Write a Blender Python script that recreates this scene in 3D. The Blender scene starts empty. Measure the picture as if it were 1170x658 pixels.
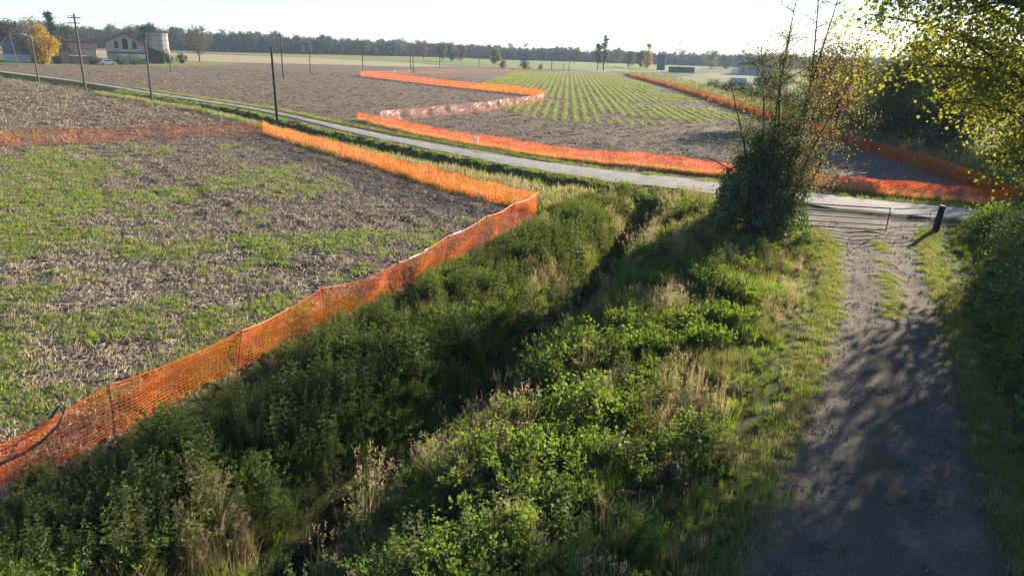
import bpy, bmesh, math, random
import numpy as np
from mathutils import Vector, Matrix
rad = math.radians
SC = bpy.context.scene
COL = SC.collection

# ------------------------------------------------------------------ camera
PITCH, ROLL, CAM_H = rad(18.5), rad(2.2), 8.0
cam_d = bpy.data.cameras.new('camera'); cam_d.sensor_width = 36; cam_d.lens = 811 / 1170 * 36
cam_d.clip_start = 0.05; cam_d.clip_end = 12000
cam = bpy.data.objects.new('camera', cam_d); COL.objects.link(cam)
_F = Vector((0, math.cos(PITCH), -math.sin(PITCH))); _R = Vector((1, 0, 0)); _U = _R.cross(_F)
_R2 = _R * math.cos(ROLL) + _U * math.sin(ROLL); _U2 = _U * math.cos(ROLL) - _R * math.sin(ROLL)
cam.matrix_world = Matrix(((_R2.x, _U2.x, -_F.x, 0), (_R2.y, _U2.y, -_F.y, 0), (_R2.z, _U2.z, -_F.z, CAM_H), (0, 0, 0, 1)))
SC.camera = cam

# ------------------------------------------------------------------ sky, sun, exposure
SUN_EL, SUN_AZ = rad(15.5), rad(42.0)          # azimuth measured clockwise from +Y
world = bpy.data.worlds.new('World'); SC.world = world; world.use_nodes = True
wn = world.node_tree.nodes; wl = world.node_tree.links; wn.clear()
w_out = wn.new('ShaderNodeOutputWorld'); w_bg = wn.new('ShaderNodeBackground'); w_sky = wn.new('ShaderNodeTexSky')
w_sky.sky_type = 'NISHITA'; w_sky.sun_disc = False; w_sky.sun_elevation = SUN_EL; w_sky.sun_rotation = SUN_AZ
w_sky.altitude = 100; w_sky.air_density = 0.8; w_sky.dust_density = 0.1; w_sky.ozone_density = 3.2
w_bg.inputs['Strength'].default_value = 0.066
wl.new(w_sky.outputs[0], w_bg.inputs[0]); wl.new(w_bg.outputs[0], w_out.inputs[0])
sun_d = bpy.data.lights.new('sun', 'SUN'); sun_d.energy = 5.0; sun_d.angle = rad(0.5); sun_d.color = (1.0, 0.88, 0.70)
sun = bpy.data.objects.new('sun', sun_d); COL.objects.link(sun)
SUNV = Vector((math.sin(SUN_AZ) * math.cos(SUN_EL), math.cos(SUN_AZ) * math.cos(SUN_EL), math.sin(SUN_EL)))
sun.rotation_euler = SUNV.to_track_quat('Z', 'Y').to_euler()
vs = SC.view_settings; vs.view_transform = 'Standard'; vs.look = 'None'; vs.exposure = 1.8; vs.gamma = 1.0
SC.cycles.max_bounces = 6; SC.cycles.diffuse_bounces = 3; SC.cycles.transmission_bounces = 4
SC.cycles.volume_bounces = 0; SC.cycles.transparent_max_bounces = 8
SC.cycles.use_denoising = True

# ------------------------------------------------------------------ helpers
def noise2(x, y, s=1.0, seed=0):
    x = np.asarray(x, float) / s; y = np.asarray(y, float) / s
    xi = np.floor(x).astype(np.int64); yi = np.floor(y).astype(np.int64); fx = x - xi; fy = y - yi
    fx = fx * fx * (3 - 2 * fx); fy = fy * fy * (3 - 2 * fy)
    def h(a, b):
        n = (a * 374761393 + b * 668265263 + seed * 974711) & 0xffffffff
        n = ((n ^ (n >> 13)) * 1274126177) & 0xffffffff
        return ((n ^ (n >> 16)) & 0xffff) / 65535.0
    return (h(xi, yi) * (1 - fx) + h(xi + 1, yi) * fx) * (1 - fy) + (h(xi, yi + 1) * (1 - fx) + h(xi + 1, yi + 1) * fx) * fy
def fbm(x, y, s, seed=0):
    return 0.55 * noise2(x, y, s, seed) + 0.3 * noise2(x, y, s / 2.1, seed + 7) + 0.15 * noise2(x, y, s / 4.3, seed + 13)
def pl_dist(x, y, P):
    x = np.asarray(x, float); y = np.asarray(y, float); d = np.full(x.shape, 1e9)
    for (ax, ay), (bx, by) in zip(P[:-1], P[1:]):
        ux, uy = bx - ax, by - ay; L2 = ux * ux + uy * uy
        t = np.clip(((x - ax) * ux + (y - ay) * uy) / L2, 0, 1)
        d = np.minimum(d, np.hypot(x - ax - t * ux, y - ay - t * uy))
    return d
def sstep(a, b, v): t = np.clip((v - a) / (b - a), 0, 1); return t * t * (3 - 2 * t)

class MB:
    """collects triangles / quads for one mesh"""
    def __init__(s): s.v = []; s.f = []; s.m = []; s.n = 0
    def add(s, verts, faces, mi=0):
        verts = [tuple(map(float, q)) for q in verts]
        s.v += verts; s.f += [tuple(i + s.n for i in f) for f in faces]; s.m += [mi] * len(faces); s.n += len(verts); return s
    def box(s, c, size, mi=0, rz=0.0):
        cx, cy, cz = c; a, b, h = [q / 2 for q in size]; co, si = math.cos(rz), math.sin(rz); V = []
        for z in (-h, h):
            for px, py in ((-a, -b), (a, -b), (a, b), (-a, b)): V.append((cx + px * co - py * si, cy + px * si + py * co, cz + z))
        return s.add(V, [(0, 3, 2, 1), (4, 5, 6, 7), (0, 1, 5, 4), (1, 2, 6, 5), (2, 3, 7, 6), (3, 0, 4, 7)], mi)
    def tube(s, pts, radii, n=6, mi=0, cap=True):
        pts = [Vector(q) for q in pts]; rings = []; V = []; Fc = []
        up = None
        for i, q in enumerate(pts):
            d = (pts[min(i + 1, len(pts) - 1)] - pts[max(i - 1, 0)]).normalized()
            if up is None: up = Vector((1, 0, 0)) if abs(d.x) < 0.8 else Vector((0, 1, 0))
            a = (up - d * up.dot(d)).normalized(); b = d.cross(a); up = a
            r = radii[i] if hasattr(radii, '__len__') else radii
            for k in range(n):
                t = 2 * math.pi * k / n; V.append(q + a * (r * math.cos(t)) + b * (r * math.sin(t)))
        for i in range(len(pts) - 1):
            for k in range(n): Fc.append((i * n + k, i * n + (k + 1) % n, (i + 1) * n + (k + 1) % n, (i + 1) * n + k))
        if cap: Fc.append(tuple(range(n))[::-1]); Fc.append(tuple((len(pts) - 1) * n + k for k in range(n)))
        return s.add(V, Fc, mi)
    def leaf(s, p, d, nrm, L, w, mi=0, fold=0.25):
        p = Vector(p); d = Vector(d).normalized(); nrm = Vector(nrm); sd = d.cross(nrm)
        if sd.length < 1e-4: sd = d.orthogonal()
        sd.normalize(); nn = sd.cross(d); m = p + d * (L * 0.45)
        return s.add([p, m + sd * (w / 2) + nn * (w * fold), p + d * L, m - sd * (w / 2) + nn * (w * fold)], [(0, 1, 2), (0, 2, 3)], mi)
    def blade(s, p, az, h, lean, w, mi=0, k=3, droop=1.0):
        p = Vector(p); V = []; Fc = []; dr = Vector((math.cos(az), math.sin(az), 0)); sd = Vector((-dr.y, dr.x, 0))
        for i in range(k + 1):
            t = i / k; c = p + dr * (lean * t ** 1.8) + Vector((0, 0, h * (t - 0.35 * droop * (lean / max(h, .01)) * t ** 3)))
            if i == k: V.append(c)
            else: V += [c - sd * (w / 2 * (1 - 0.6 * t)), c + sd * (w / 2 * (1 - 0.6 * t))]
        for i in range(k - 1): Fc.append((2 * i, 2 * i + 1, 2 * i + 3, 2 * i + 2))
        Fc.append((2 * k - 2, 2 * k - 1, 2 * k)); return s.add(V, Fc, mi)
    def mesh(s, name, mats, smooth=False):
        me = bpy.data.meshes.new(name); me.from_pydata(s.v, [], s.f)
        for m in (mats if isinstance(mats, (list, tuple)) else [mats]): me.materials.append(m)
        if any(s.m): me.polygons.foreach_set('material_index', s.m)
        if smooth: me.polygons.foreach_set('use_smooth', [True] * len(me.polygons))
        me.update(); return me
    def build(s, name, mats, parent=None, loc=None, smooth=False):
        o = bpy.data.objects.new(name, s.mesh(name, mats, smooth)); COL.objects.link(o)
        if parent is not None: o.parent = parent
        if loc is not None: o.location = loc
        return o
def tag(o, label=None, cat=None, group=None, kind=None):
    if label: o['label'] = label
    if cat: o['category'] = cat
    if group: o['group'] = group
    if kind: o['kind'] = kind
    return o
def empty(name, loc=(0, 0, 0), rz=0, label=None, cat=None, group=None):
    o = bpy.data.objects.new(name, None); COL.objects.link(o); o.location = loc; o.rotation_euler = (0, 0, rz)
    o.empty_display_size = 0.3
    return tag(o, label, cat, group)

# ------------------------------------------------------------------ materials
def newmat(name):
    m = bpy.data.materials.new(name); m.use_nodes = True; nt = m.node_tree; nt.nodes.clear()
    return m, nt, nt.nodes, nt.links
def N(nodes, t, **kw):
    n = nodes.new(t)
    for k, v in kw.items():
        if k in n.inputs.keys() if isinstance(k, str) else False: n.inputs[k].default_value = v
        else: setattr(n, k, v)
    return n
def c4(c): return (c[0], c[1], c[2], 1)
def ramp(nodes, stops, interp='LINEAR'):
    r = nodes.new('ShaderNodeValToRGB'); r.color_ramp.interpolation = interp
    e = r.color_ramp.elements
    while len(e) < len(stops): e.new(0.5)
    for q, (p, c) in zip(e, stops): q.position = p; q.color = c4(c) if hasattr(c, '__len__') else (c, c, c, 1)
    return r
def noise_n(nt, vec, scale, detail=4, rough=0.6):
    n = nt.nodes.new('ShaderNodeTexNoise'); n.inputs['Scale'].default_value = scale; n.inputs['Detail'].default_value = detail
    n.inputs['Roughness'].default_value = rough
    if vec is not None: nt.links.new(vec, n.inputs['Vector'])
    return n
def mixc(nt, fac, a, b, blend='MIX'):
    m = nt.nodes.new('ShaderNodeMix'); m.data_type = 'RGBA'; m.blend_type = blend
    for sock, v in ((m.inputs[0], fac), (m.inputs[6], a), (m.inputs[7], b)):
        if hasattr(v, 'is_linked') or hasattr(v, 'links'): nt.links.new(v, sock)
        elif hasattr(v, '__len__'): sock.default_value = c4(v)
        else: sock.default_value = v
    return m.outputs[2]
def pos(nt): return nt.nodes.new('ShaderNodeNewGeometry').outputs['Position']
def plain(name, c1, c2, scale=3.0, rough=0.85, bump=0.0, stretch=None, spec=0.3, objspace=False):
    m, nt, n, l = newmat(name)
    v = nt.nodes.new('ShaderNodeTexCoord').outputs['Object'] if objspace else pos(nt)
    if stretch:
        mp = n.new('ShaderNodeMapping'); mp.inputs['Scale'].default_value = stretch; l.new(v, mp.inputs[0]); v = mp.outputs[0]
    ns = noise_n(nt, v, scale, 5, 0.65); r = ramp(n, [(0.3, c1), (0.7, c2)]); l.new(ns.outputs[0], r.inputs[0])
    b = n.new('ShaderNodeBsdfPrincipled'); b.inputs['Roughness'].default_value = rough; b.inputs['Specular IOR Level'].default_value = spec
    l.new(r.outputs[0], b.inputs['Base Color'])
    if bump:
        bp = n.new('ShaderNodeBump'); bp.inputs['Strength'].default_value = bump; bp.inputs['Distance'].default_value = 0.05
        l.new(ns.outputs[0], bp.inputs['Height']); l.new(bp.outputs[0], b.inputs['Normal'])
    o = n.new('ShaderNodeOutputMaterial'); l.new(b.outputs[0], o.inputs[0]); return m
def leafmat(name, ca, cb, trans=0.45, tcol=None, gloss=0.025, patch=2.0, rnd=0.5):
    """thin leaf: diffuse + translucent, colour varying by instance, face island and place"""
    m, nt, n, l = newmat(name)
    oi = n.new('ShaderNodeObjectInfo'); ge = n.new('ShaderNodeNewGeometry')
    ns = noise_n(nt, ge.outputs['Position'], patch, 2, 0.5)
    a = n.new('ShaderNodeMath'); a.operation = 'MULTIPLY_ADD'; l.new(ge.outputs['Random Per Island'], a.inputs[0]); a.inputs[1].default_value = rnd
    b = n.new('ShaderNodeMath'); b.operation = 'MULTIPLY_ADD'; l.new(oi.outputs['Random'], b.inputs[0]); b.inputs[1].default_value = 0.35
    l.new(b.outputs[0], a.inputs[2]); l.new(ns.outputs[0], b.inputs[2])
    sub = n.new('ShaderNodeMath'); sub.operation = 'SUBTRACT'; l.new(a.outputs[0], sub.inputs[0]); sub.inputs[1].default_value = 0.4
    col = mixc(nt, sub.outputs[0], ca, cb)
    d = n.new('ShaderNodeBsdfDiffuse'); l.new(col, d.inputs[0])
    t = n.new('ShaderNodeBsdfTranslucent')
    if tcol is not None: l.new(mixc(nt, 0.6, col, tcol), t.inputs[0])
    else: l.new(col, t.inputs[0])
    mx = n.new('ShaderNodeMixShader'); mx.inputs[0].default_value = trans; l.new(d.outputs[0], mx.inputs[1]); l.new(t.outputs[0], mx.inputs[2])
    g = n.new('ShaderNodeBsdfGlossy'); g.inputs['Roughness'].default_value = 0.6; g.inputs[0].default_value = (1, 1, 1, 1)
    m2 = n.new('ShaderNodeMixShader'); m2.inputs[0].default_value = gloss; l.new(mx.outputs[0], m2.inputs[1]); l.new(g.outputs[0], m2.inputs[2])
    o = n.new('ShaderNodeOutputMaterial'); l.new(m2.outputs[0], o.inputs[0]); return m

M = {}
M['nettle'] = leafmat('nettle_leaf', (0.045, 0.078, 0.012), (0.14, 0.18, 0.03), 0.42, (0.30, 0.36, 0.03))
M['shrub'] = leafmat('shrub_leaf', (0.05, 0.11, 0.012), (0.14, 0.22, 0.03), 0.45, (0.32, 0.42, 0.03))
M['grass'] = leafmat('grass_blade', (0.06, 0.12, 0.015), (0.17, 0.24, 0.035), 0.5, (0.38, 0.48, 0.05), patch=0.8)
M['drygrass'] = leafmat('dry_grass', (0.20, 0.16, 0.07), (0.42, 0.35, 0.19), 0.45, (0.6, 0.48, 0.22), patch=0.8)
M['olive'] = leafmat('olive_weed', (0.07, 0.08, 0.02), (0.17, 0.16, 0.05), 0.45, (0.35, 0.33, 0.08))
M['dead'] = leafmat('dead_leaf', (0.10, 0.06, 0.03), (0.26, 0.17, 0.08), 0.35, patch=1.0)
M['stalk'] = plain('plant_stalk', (0.10, 0.11, 0.04), (0.22, 0.18, 0.08), 4)
M['straw'] = plain('straw', (0.20, 0.145, 0.085), (0.56, 0.45, 0.30), 2.0, 0.8)
M['fieldweed'] = leafmat('field_weed', (0.085, 0.145, 0.012), (0.23, 0.29, 0.03), 0.45, (0.36, 0.5, 0.03), patch=0.3)
M['crop'] = leafmat('crop_leaf', (0.10, 0.17, 0.02), (0.24, 0.30, 0.05), 0.45, (0.45, 0.5, 0.06), patch=0.1)
M['clod'] = plain('soil_clod', (0.07, 0.05, 0.034), (0.16, 0.115, 0.075), 2.0, 0.95)
M['bark'] = plain('bark', (0.035, 0.028, 0.02), (0.11, 0.09, 0.065), 6, 0.95, 0.6, (1, 1, 0.25))
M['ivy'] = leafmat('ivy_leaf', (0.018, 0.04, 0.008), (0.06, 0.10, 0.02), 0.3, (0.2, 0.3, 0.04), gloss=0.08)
M['maple'] = leafmat('maple_leaf', (0.024, 0.058, 0.010), (0.10, 0.13, 0.022), 0.5, (0.52, 0.50, 0.04), patch=0.45, rnd=0.7)
M['russet'] = leafmat('russet_leaf', (0.10, 0.07, 0.025), (0.24, 0.17, 0.06), 0.45, (0.5, 0.36, 0.1))
M['wood_pole'] = plain('weathered_pole', (0.08, 0.06, 0.045), (0.17, 0.135, 0.10), 3, 0.9, 0, (3, 3, 0.3))
M['wood_dark'] = plain('tarred_pole', (0.012, 0.011, 0.01), (0.03, 0.026, 0.022), 3, 0.8)
M['concrete'] = plain('concrete', (0.30, 0.27, 0.23), (0.46, 0.42, 0.36), 0.5, 0.9, 0, (1, 1, 0.15))
M['porcelain'] = plain('insulator', (0.3, 0.3, 0.28), (0.5, 0.5, 0.46), 3, 0.3)
M['rust'] = plain('rusty_steel', (0.03, 0.02, 0.016), (0.08, 0.05, 0.035), 9, 0.7)
M['stake'] = plain('iron_stake', (0.10, 0.045, 0.02), (0.24, 0.10, 0.04), 9, 0.7)
M['cable'] = plain('black_cable', (0.012, 0.012, 0.012), (0.03, 0.03, 0.03), 4, 0.5)
M['white'] = plain('white_sheet', (0.62, 0.62, 0.6), (0.82, 0.82, 0.8), 0.6, 0.5)
M['twine'] = plain('white_cord', (0.7, 0.66, 0.6), (0.85, 0.82, 0.78), 2, 0.6)

def netmat(name, c1, c2, trans):
    m, nt, n, l = newmat(name)
    ns = noise_n(nt, pos(nt), 0.9, 3, 0.5); r = ramp(n, [(0.35, c1), (0.65, c2)]); l.new(ns.outputs[0], r.inputs[0])
    d = n.new('ShaderNodeBsdfDiffuse'); t = n.new('ShaderNodeBsdfTranslucent'); l.new(r.outputs[0], d.inputs[0]); l.new(r.outputs[0], t.inputs[0])
    mx = n.new('ShaderNodeMixShader'); mx.inputs[0].default_value = trans; l.new(d.outputs[0], mx.inputs[1]); l.new(t.outputs[0], mx.inputs[2])
    g = n.new('ShaderNodeBsdfGlossy'); g.inputs['Roughness'].default_value = 0.35
    m2 = n.new('ShaderNodeMixShader'); m2.inputs[0].default_value = 0.05; l.new(mx.outputs[0], m2.inputs[1]); l.new(g.outputs[0], m2.inputs[2])
    o = n.new('ShaderNodeOutputMaterial'); l.new(m2.outputs[0], o.inputs[0]); return m
M['net'] = netmat('orange_net', (0.74, 0.10, 0.010), (0.90, 0.20, 0.02), 0.5)
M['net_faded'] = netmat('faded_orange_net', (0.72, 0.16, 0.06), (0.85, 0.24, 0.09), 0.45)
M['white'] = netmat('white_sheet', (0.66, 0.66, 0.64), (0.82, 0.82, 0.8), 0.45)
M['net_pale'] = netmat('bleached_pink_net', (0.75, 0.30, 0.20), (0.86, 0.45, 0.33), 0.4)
M['band'] = netmat('orange_selvedge', (0.74, 0.11, 0.010), (0.88, 0.18, 0.02), 0.4)

# soil with straw flecks; vertex attribute "veg" = how overgrown the ground is
def soil_mat():
    m, nt, n, l = newmat('field_soil'); P = pos(nt)
    big = noise_n(nt, P, 0.05, 4); mid = noise_n(nt, P, 0.9, 5, 0.7); fine = noise_n(nt, P, 9, 4, 0.75)
    r1 = ramp(n, [(0.3, (0.075, 0.052, 0.034)), (0.7, (0.19, 0.138, 0.090))]); l.new(mid.outputs[0], r1.inputs[0])
    col = mixc(nt, big.outputs[0], r1.outputs[0], (0.15, 0.112, 0.075))
    r2 = ramp(n, [(0.25, 0.45), (0.75, 1.45)]); l.new(fine.outputs[0], r2.inputs[0])
    col = mixc(nt, 1.0, col, r2.outputs[0], 'MULTIPLY')
    # straw residue: stretched flecks along the working direction
    for k, (ang, sc, th) in enumerate(((-0.7, 7.0, 0.60), (0.9, 5.0, 0.63), (0.1, 9.0, 0.62))):
        mp = n.new('ShaderNodeMapping'); mp.inputs['Rotation'].default_value = (0, 0, ang); mp.inputs['Scale'].default_value = (1, 0.22, 1); mp.inputs['Location'].default_value = (k * 3.3, 0, 0)
        l.new(P, mp.inputs[0]); f = noise_n(nt, mp.outputs[0], sc, 3, 0.6)
        rr = ramp(n, [(th, 0.0), (th + 0.05, 0.85)]); l.new(f.outputs[0], rr.inputs[0])
        col = mixc(nt, rr.outputs[0], col, (0.40, 0.31, 0.20))
    mp = n.new('ShaderNodeMapping'); mp.inputs['Rotation'].default_value = (0, 0, -.694); l.new(P, mp.inputs[0]); wv_ = n.new('ShaderNodeTexWave'); wv_.inputs['Scale'].default_value = .21; wv_.inputs['Distortion'].default_value = 1.5; wv_.inputs['Detail'].default_value = 3; wv_.inputs['Detail Scale'].default_value = 2.5; l.new(mp.outputs[0], wv_.inputs['Vector']); rw = ramp(n, [(.1, .78), (.9, 1.15)]); l.new(wv_.outputs['Fac'], rw.inputs[0]); col = mixc(nt, 1.0, col, rw.outputs[0], 'MULTIPLY')
    at = n.new('ShaderNodeAttribute'); at.attribute_name = 'veg'
    gn = noise_n(nt, P, 1.4, 4, 0.7); rg = ramp(n, [(0.3, (0.030, 0.038, 0.014)), (0.55, (0.07, 0.085, 0.022)), (0.75, (0.14, 0.125, 0.06))]); l.new(gn.outputs[0], rg.inputs[0])
    col = mixc(nt, at.outputs['Fac'], col, rg.outputs[0])
    b = n.new('ShaderNodeBsdfPrincipled'); b.inputs['Roughness'].default_value = 1.0; b.inputs['Specular IOR Level'].default_value = 0.1; l.new(col, b.inputs['Base Color'])
    bp = n.new('ShaderNodeBump'); bp.inputs['Strength'].default_value = 0.9; bp.inputs['Distance'].default_value = 0.10
    ad = n.new('ShaderNodeMath'); ad.operation = 'MULTIPLY_ADD'; l.new(fine.outputs[0], ad.inputs[0]); ad.inputs[1].default_value = 0.35; l.new(mid.outputs[0], ad.inputs[2])
    l.new(ad.outputs[0], bp.inputs['Height']); l.new(bp.outputs[0], b.inputs['Normal'])
    o = n.new('ShaderNodeOutputMaterial'); l.new(b.outputs[0], o.inputs[0]); return m
def gravel_mat(name, c1, c2, stone, bs=0.6, edge=None):
    m, nt, n, l = newmat(name); P = pos(nt)
    a = noise_n(nt, P, 0.9, 6, 0.75); r = ramp(n, [(0.36, c1), (0.66, c2)]); l.new(a.outputs[0], r.inputs[0])
    f = noise_n(nt, P, 22, 3, 0.7); rf = ramp(n, [(0.25, 0.6), (0.75, 1.4)]); l.new(f.outputs[0], rf.inputs[0])
    col = mixc(nt, 1.0, r.outputs[0], rf.outputs[0], 'MULTIPLY')
    v = n.new('ShaderNodeTexVoronoi'); v.inputs['Scale'].default_value = 14; l.new(P, v.inputs['Vector'])
    rv = ramp(n, [(0.10, 0.8), (0.22, 0.0)]); l.new(v.outputs['Distance'], rv.inputs[0])
    g = noise_n(nt, P, 3.1, 2); rg = ramp(n, [(0.5, 0.0), (0.65, 1.0)]); l.new(g.outputs[0], rg.inputs[0])
    mm = n.new('ShaderNodeMath'); mm.operation = 'MULTIPLY'; l.new(rv.outputs[0], mm.inputs[0]); l.new(rg.outputs[0], mm.inputs[1])
    col = mixc(nt, mm.outputs[0], col, stone)
    if edge:   # earthier crown and margins, cleaner wheel tracks
        at = n.new('ShaderNodeAttribute'); at.attribute_name = 'across'; wob = n.new('ShaderNodeMath'); wob.operation = 'MULTIPLY_ADD'; l.new(a.outputs[0], wob.inputs[0]); wob.inputs[1].default_value = .22; l.new(at.outputs['Fac'], wob.inputs[2])
        re = ramp(n, [(.10, 1.0), (.24, .12), (.48, .12), (.60, .75), (.72, .12), (.95, .15), (1.0, .9)]); l.new(wob.outputs[0], re.inputs[0]); col = mixc(nt, re.outputs[0], col, edge)
    b = n.new('ShaderNodeBsdfPrincipled'); b.inputs['Roughness'].default_value = 0.95; b.inputs['Specular IOR Level'].default_value = 0.15; l.new(col, b.inputs['Base Color'])
    bp = n.new('ShaderNodeBump'); bp.inputs['Strength'].default_value = bs; bp.inputs['Distance'].default_value = 0.03
    l.new(f.outputs[0], bp.inputs['Height']); l.new(bp.outputs[0], b.inputs['Normal'])
    o = n.new('ShaderNodeOutputMaterial'); l.new(b.outputs[0], o.inputs[0]); return m
M['soil'] = soil_mat()
M['road'] = gravel_mat('road_gravel', (0.22, 0.205, 0.185), (0.36, 0.335, 0.30), (0.45, 0.43, 0.4))
M['track'] = gravel_mat('track_gravel', (0.075, 0.060, 0.044), (0.20, 0.165, 0.125), (0.36, 0.34, 0.3), 0.9, (0.085, 0.07, 0.045))
M['meadow'] = plain('meadow_grass', (0.12, 0.16, 0.03), (0.22, 0.24, 0.055), 0.08, 1.0, 0, (1, 2.5, 1), 0.1)
M['rough'] = plain('rough_grass', (0.09, 0.10, 0.03), (0.20, 0.19, 0.07), 0.25, 1.0, 0, (1, 1.6, 1), 0.1)
M['stubble'] = plain('pale_stubble', (0.26, 0.22, 0.11), (0.40, 0.33, 0.19), 0.12, 1.0, 0, (1, 2.5, 1), 0.1)

# ------------------------------------------------------------------ the lie of the land (metres, camera above the origin)
DITCH = [(-6.5, -6), (-5.2, 5), (-4.5, 9.1), (-3.4, 12.7), (-0.6, 18.3), (4.2, 30.4), (7.2, 39.3), (7.4, 41.0)]
ROAD_NEAR = [(-140, 174), (-102.3, 144.6), (-71.8, 121.2), (-50.4, 101.8), (-30.1, 84.5), (-14.6, 65.6), (-4.8, 55.0), (2.3, 48.3), (7.2, 45.0), (12.1, 42.4), (20, 38.9), (30, 36.2), (60, 31)]
ROAD_FAR = [(-142, 178), (-105.0, 149.0), (-74.6, 125.4), (-53.3, 106.5), (-32.4, 88.4), (-15.9, 69.9), (-5.2, 59.4), (2.6, 52.6), (8.2, 49.4), (13.7, 46.6), (21.9, 42.6), (31.5, 39.6), (62, 34.5)]
ROADC = [((a + c) / 2, (b + d) / 2) for (a, b), (c, d) in zip(ROAD_NEAR, ROAD_FAR)]
def offset(P, d):
    out = []
    for i, (x, y) in enumerate(P):
        a = P[max(i - 1, 0)]; b = P[min(i + 1, len(P) - 1)]; ux, uy = b[0] - a[0], b[1] - a[1]; L = math.hypot(ux, uy)
        out.append((x + uy / L * d, y - ux / L * d))
    return out
DITCH2 = offset(ROAD_NEAR, 2.5)[:9]
TL = [(-0.2, -6), (1.9, 4), (3.6, 9.6), (7.2, 16), (11.0, 23.3), (14.4, 31.5), (14.9, 35.0), (13.5, 40.5)]     # track, left edge
TR = [(5.8, -6), (7.4, 4), (8.9, 9.8), (11.8, 16), (14.7, 22.1), (18.6, 31.0), (21.0, 35.6), (25.5, 37.9)]   # right edge
def at_y(P, y): return np.interp(y, [q[1] for q in P], [q[0] for q in P])
FA = [(-52, 40.5), (-37.5, 51.6), (-30.7, 56.9), (-22.9, 64.5)]
FB1 = [(-22.9, 64.5), (-16.0, 56.2), (-9.6, 48.7), (-4.7, 42.2), (1.1, 36.2)]
FB2 = [(1.1, 36.2), (-1.7, 28.4), (-4.0, 23.0), (-5.9, 19.0), (-7.7, 14.4), (-9.2, 10.9), (-11.0, 6.5)]
def ground_z(x, y):
    x = np.asarray(x, float); y = np.asarray(y, float)
    near = sstep(160, 90, y)
    d1 = pl_dist(x, y, DITCH); d2 = pl_dist(x, y, DITCH2); dr = pl_dist(x, y, ROADC)
    z = 0.10 * (fbm(x, y, 7, 3) - 0.5) * near
    pr = .77 * x + .64 * y + .25 * (fbm(x, y, 9, 15) - .5); fld = (sstep(0.2, -1.0, x - at_y(FB2[::-1], y))) * (y < 64)
    for c in (-3.0, -1.1, 9.1, 11.0, 21.2, 23.1): z = z - .10 * np.exp(-((pr - c) / .26) ** 2) * fld
    z = z - 0.95 * sstep(1.5, 0.35, d1) - 0.75 * sstep(3.6, 0.6, d1) * sstep(43, 36, y)
    z = z - 1.0 * sstep(1.7, 0.3, d2) * (1 - 0.75 * sstep(2.2, .25, d1))
    z = z * sstep(2.0, 3.2, dr) + 0.22 * sstep(3.4, 2.1, dr)
    xl = at_y(TL, y); xr = at_y(TR, y); tr = sstep(-1.2, 0.0, x - xl) * sstep(1.2, 0.0, x - xr) * sstep(41, 37, y)
    z = z * (1 - tr * sstep(2.0, 3.2, dr))
    return z
def veg_mask(x, y):
    x = np.asarray(x, float); y = np.asarray(y, float)
    inner = (x > at_y(FB2[::-1], y) - 0.6) & (y < 36.5)
    m = inner.astype(float)
    dr = pl_dist(x, y, ROADC); m = np.maximum(m, sstep(3.6, 2.9, dr) * 0.9)
    south = np.interp(x, [q[0] for q in ROADC], [q[1] for q in ROADC]) - y      # >0: camera side of road
    fb = np.interp(x, [q[0] for q in FB1], [q[1] for q in FB1])
    m = np.maximum(m, ((south > 0) & (y > fb - 0.5) & (x > -22.9)).astype(float))
    m = np.maximum(m, ((south > 0) & (pl_dist(x, y, DITCH2) < 3.2)).astype(float))
    m = np.maximum(m, ((x > 2) & (south > 0) & (y < 44)).astype(float))
    m = np.maximum(m, sstep(33.6, 35.0, x - np.clip((y - 52) * 0.032, 0, 8)) * (y > 38))
    return m

def axis(segs):
    out = []
    for a, b, st in segs: out += list(np.arange(a, b, st))
    out.append(segs[-1][1]); return np.array(out)
gx = axis([(-4000, -400, 400), (-400, -120, 20), (-120, -40, 2), (-40, -14, 0.36), (-14, 22, 0.28), (22, 48, 0.7), (48, 120, 4), (120, 400, 20), (400, 4000, 400)])
gy = axis([(-400, -20, 38), (-20, 2, 1), (2, 50, 0.28), (50, 90, 0.7), (90, 180, 2), (180, 500, 16), (500, 7000, 500)])
XX, YY = np.meshgrid(gx, gy); ZZ = ground_z(XX, YY)
nxx, nyy = len(gx), len(gy)
co = np.stack([XX, YY, ZZ], -1).reshape(-1, 3)
ii = np.arange(nxx * nyy).reshape(nyy, nxx)
quads = np.stack([ii[:-1, :-1], ii[:-1, 1:], ii[1:, 1:], ii[1:, :-1]], -1).reshape(-1, 4)
me = bpy.data.meshes.new('ground'); me.vertices.add(len(co)); me.vertices.foreach_set('co', co.ravel())
me.loops.add(quads.size); me.loops.foreach_set('vertex_index', quads.ravel()); me.polygons.add(len(quads))
me.polygons.foreach_set('loop_start', np.arange(0, quads.size, 4)); me.polygons.foreach_set('use_smooth', np.ones(len(quads), bool))
me.update(calc_edges=True); at = me.attributes.new('veg', 'FLOAT', 'POINT'); at.data.foreach_set('value', veg_mask(XX, YY).ravel())
me.materials.append(M['soil']); ground = bpy.data.objects.new('ground', me); COL.objects.link(ground)
tag(ground, 'brown ploughed field soil and overgrown verges reaching to the horizon', None, kind='structure')

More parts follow.
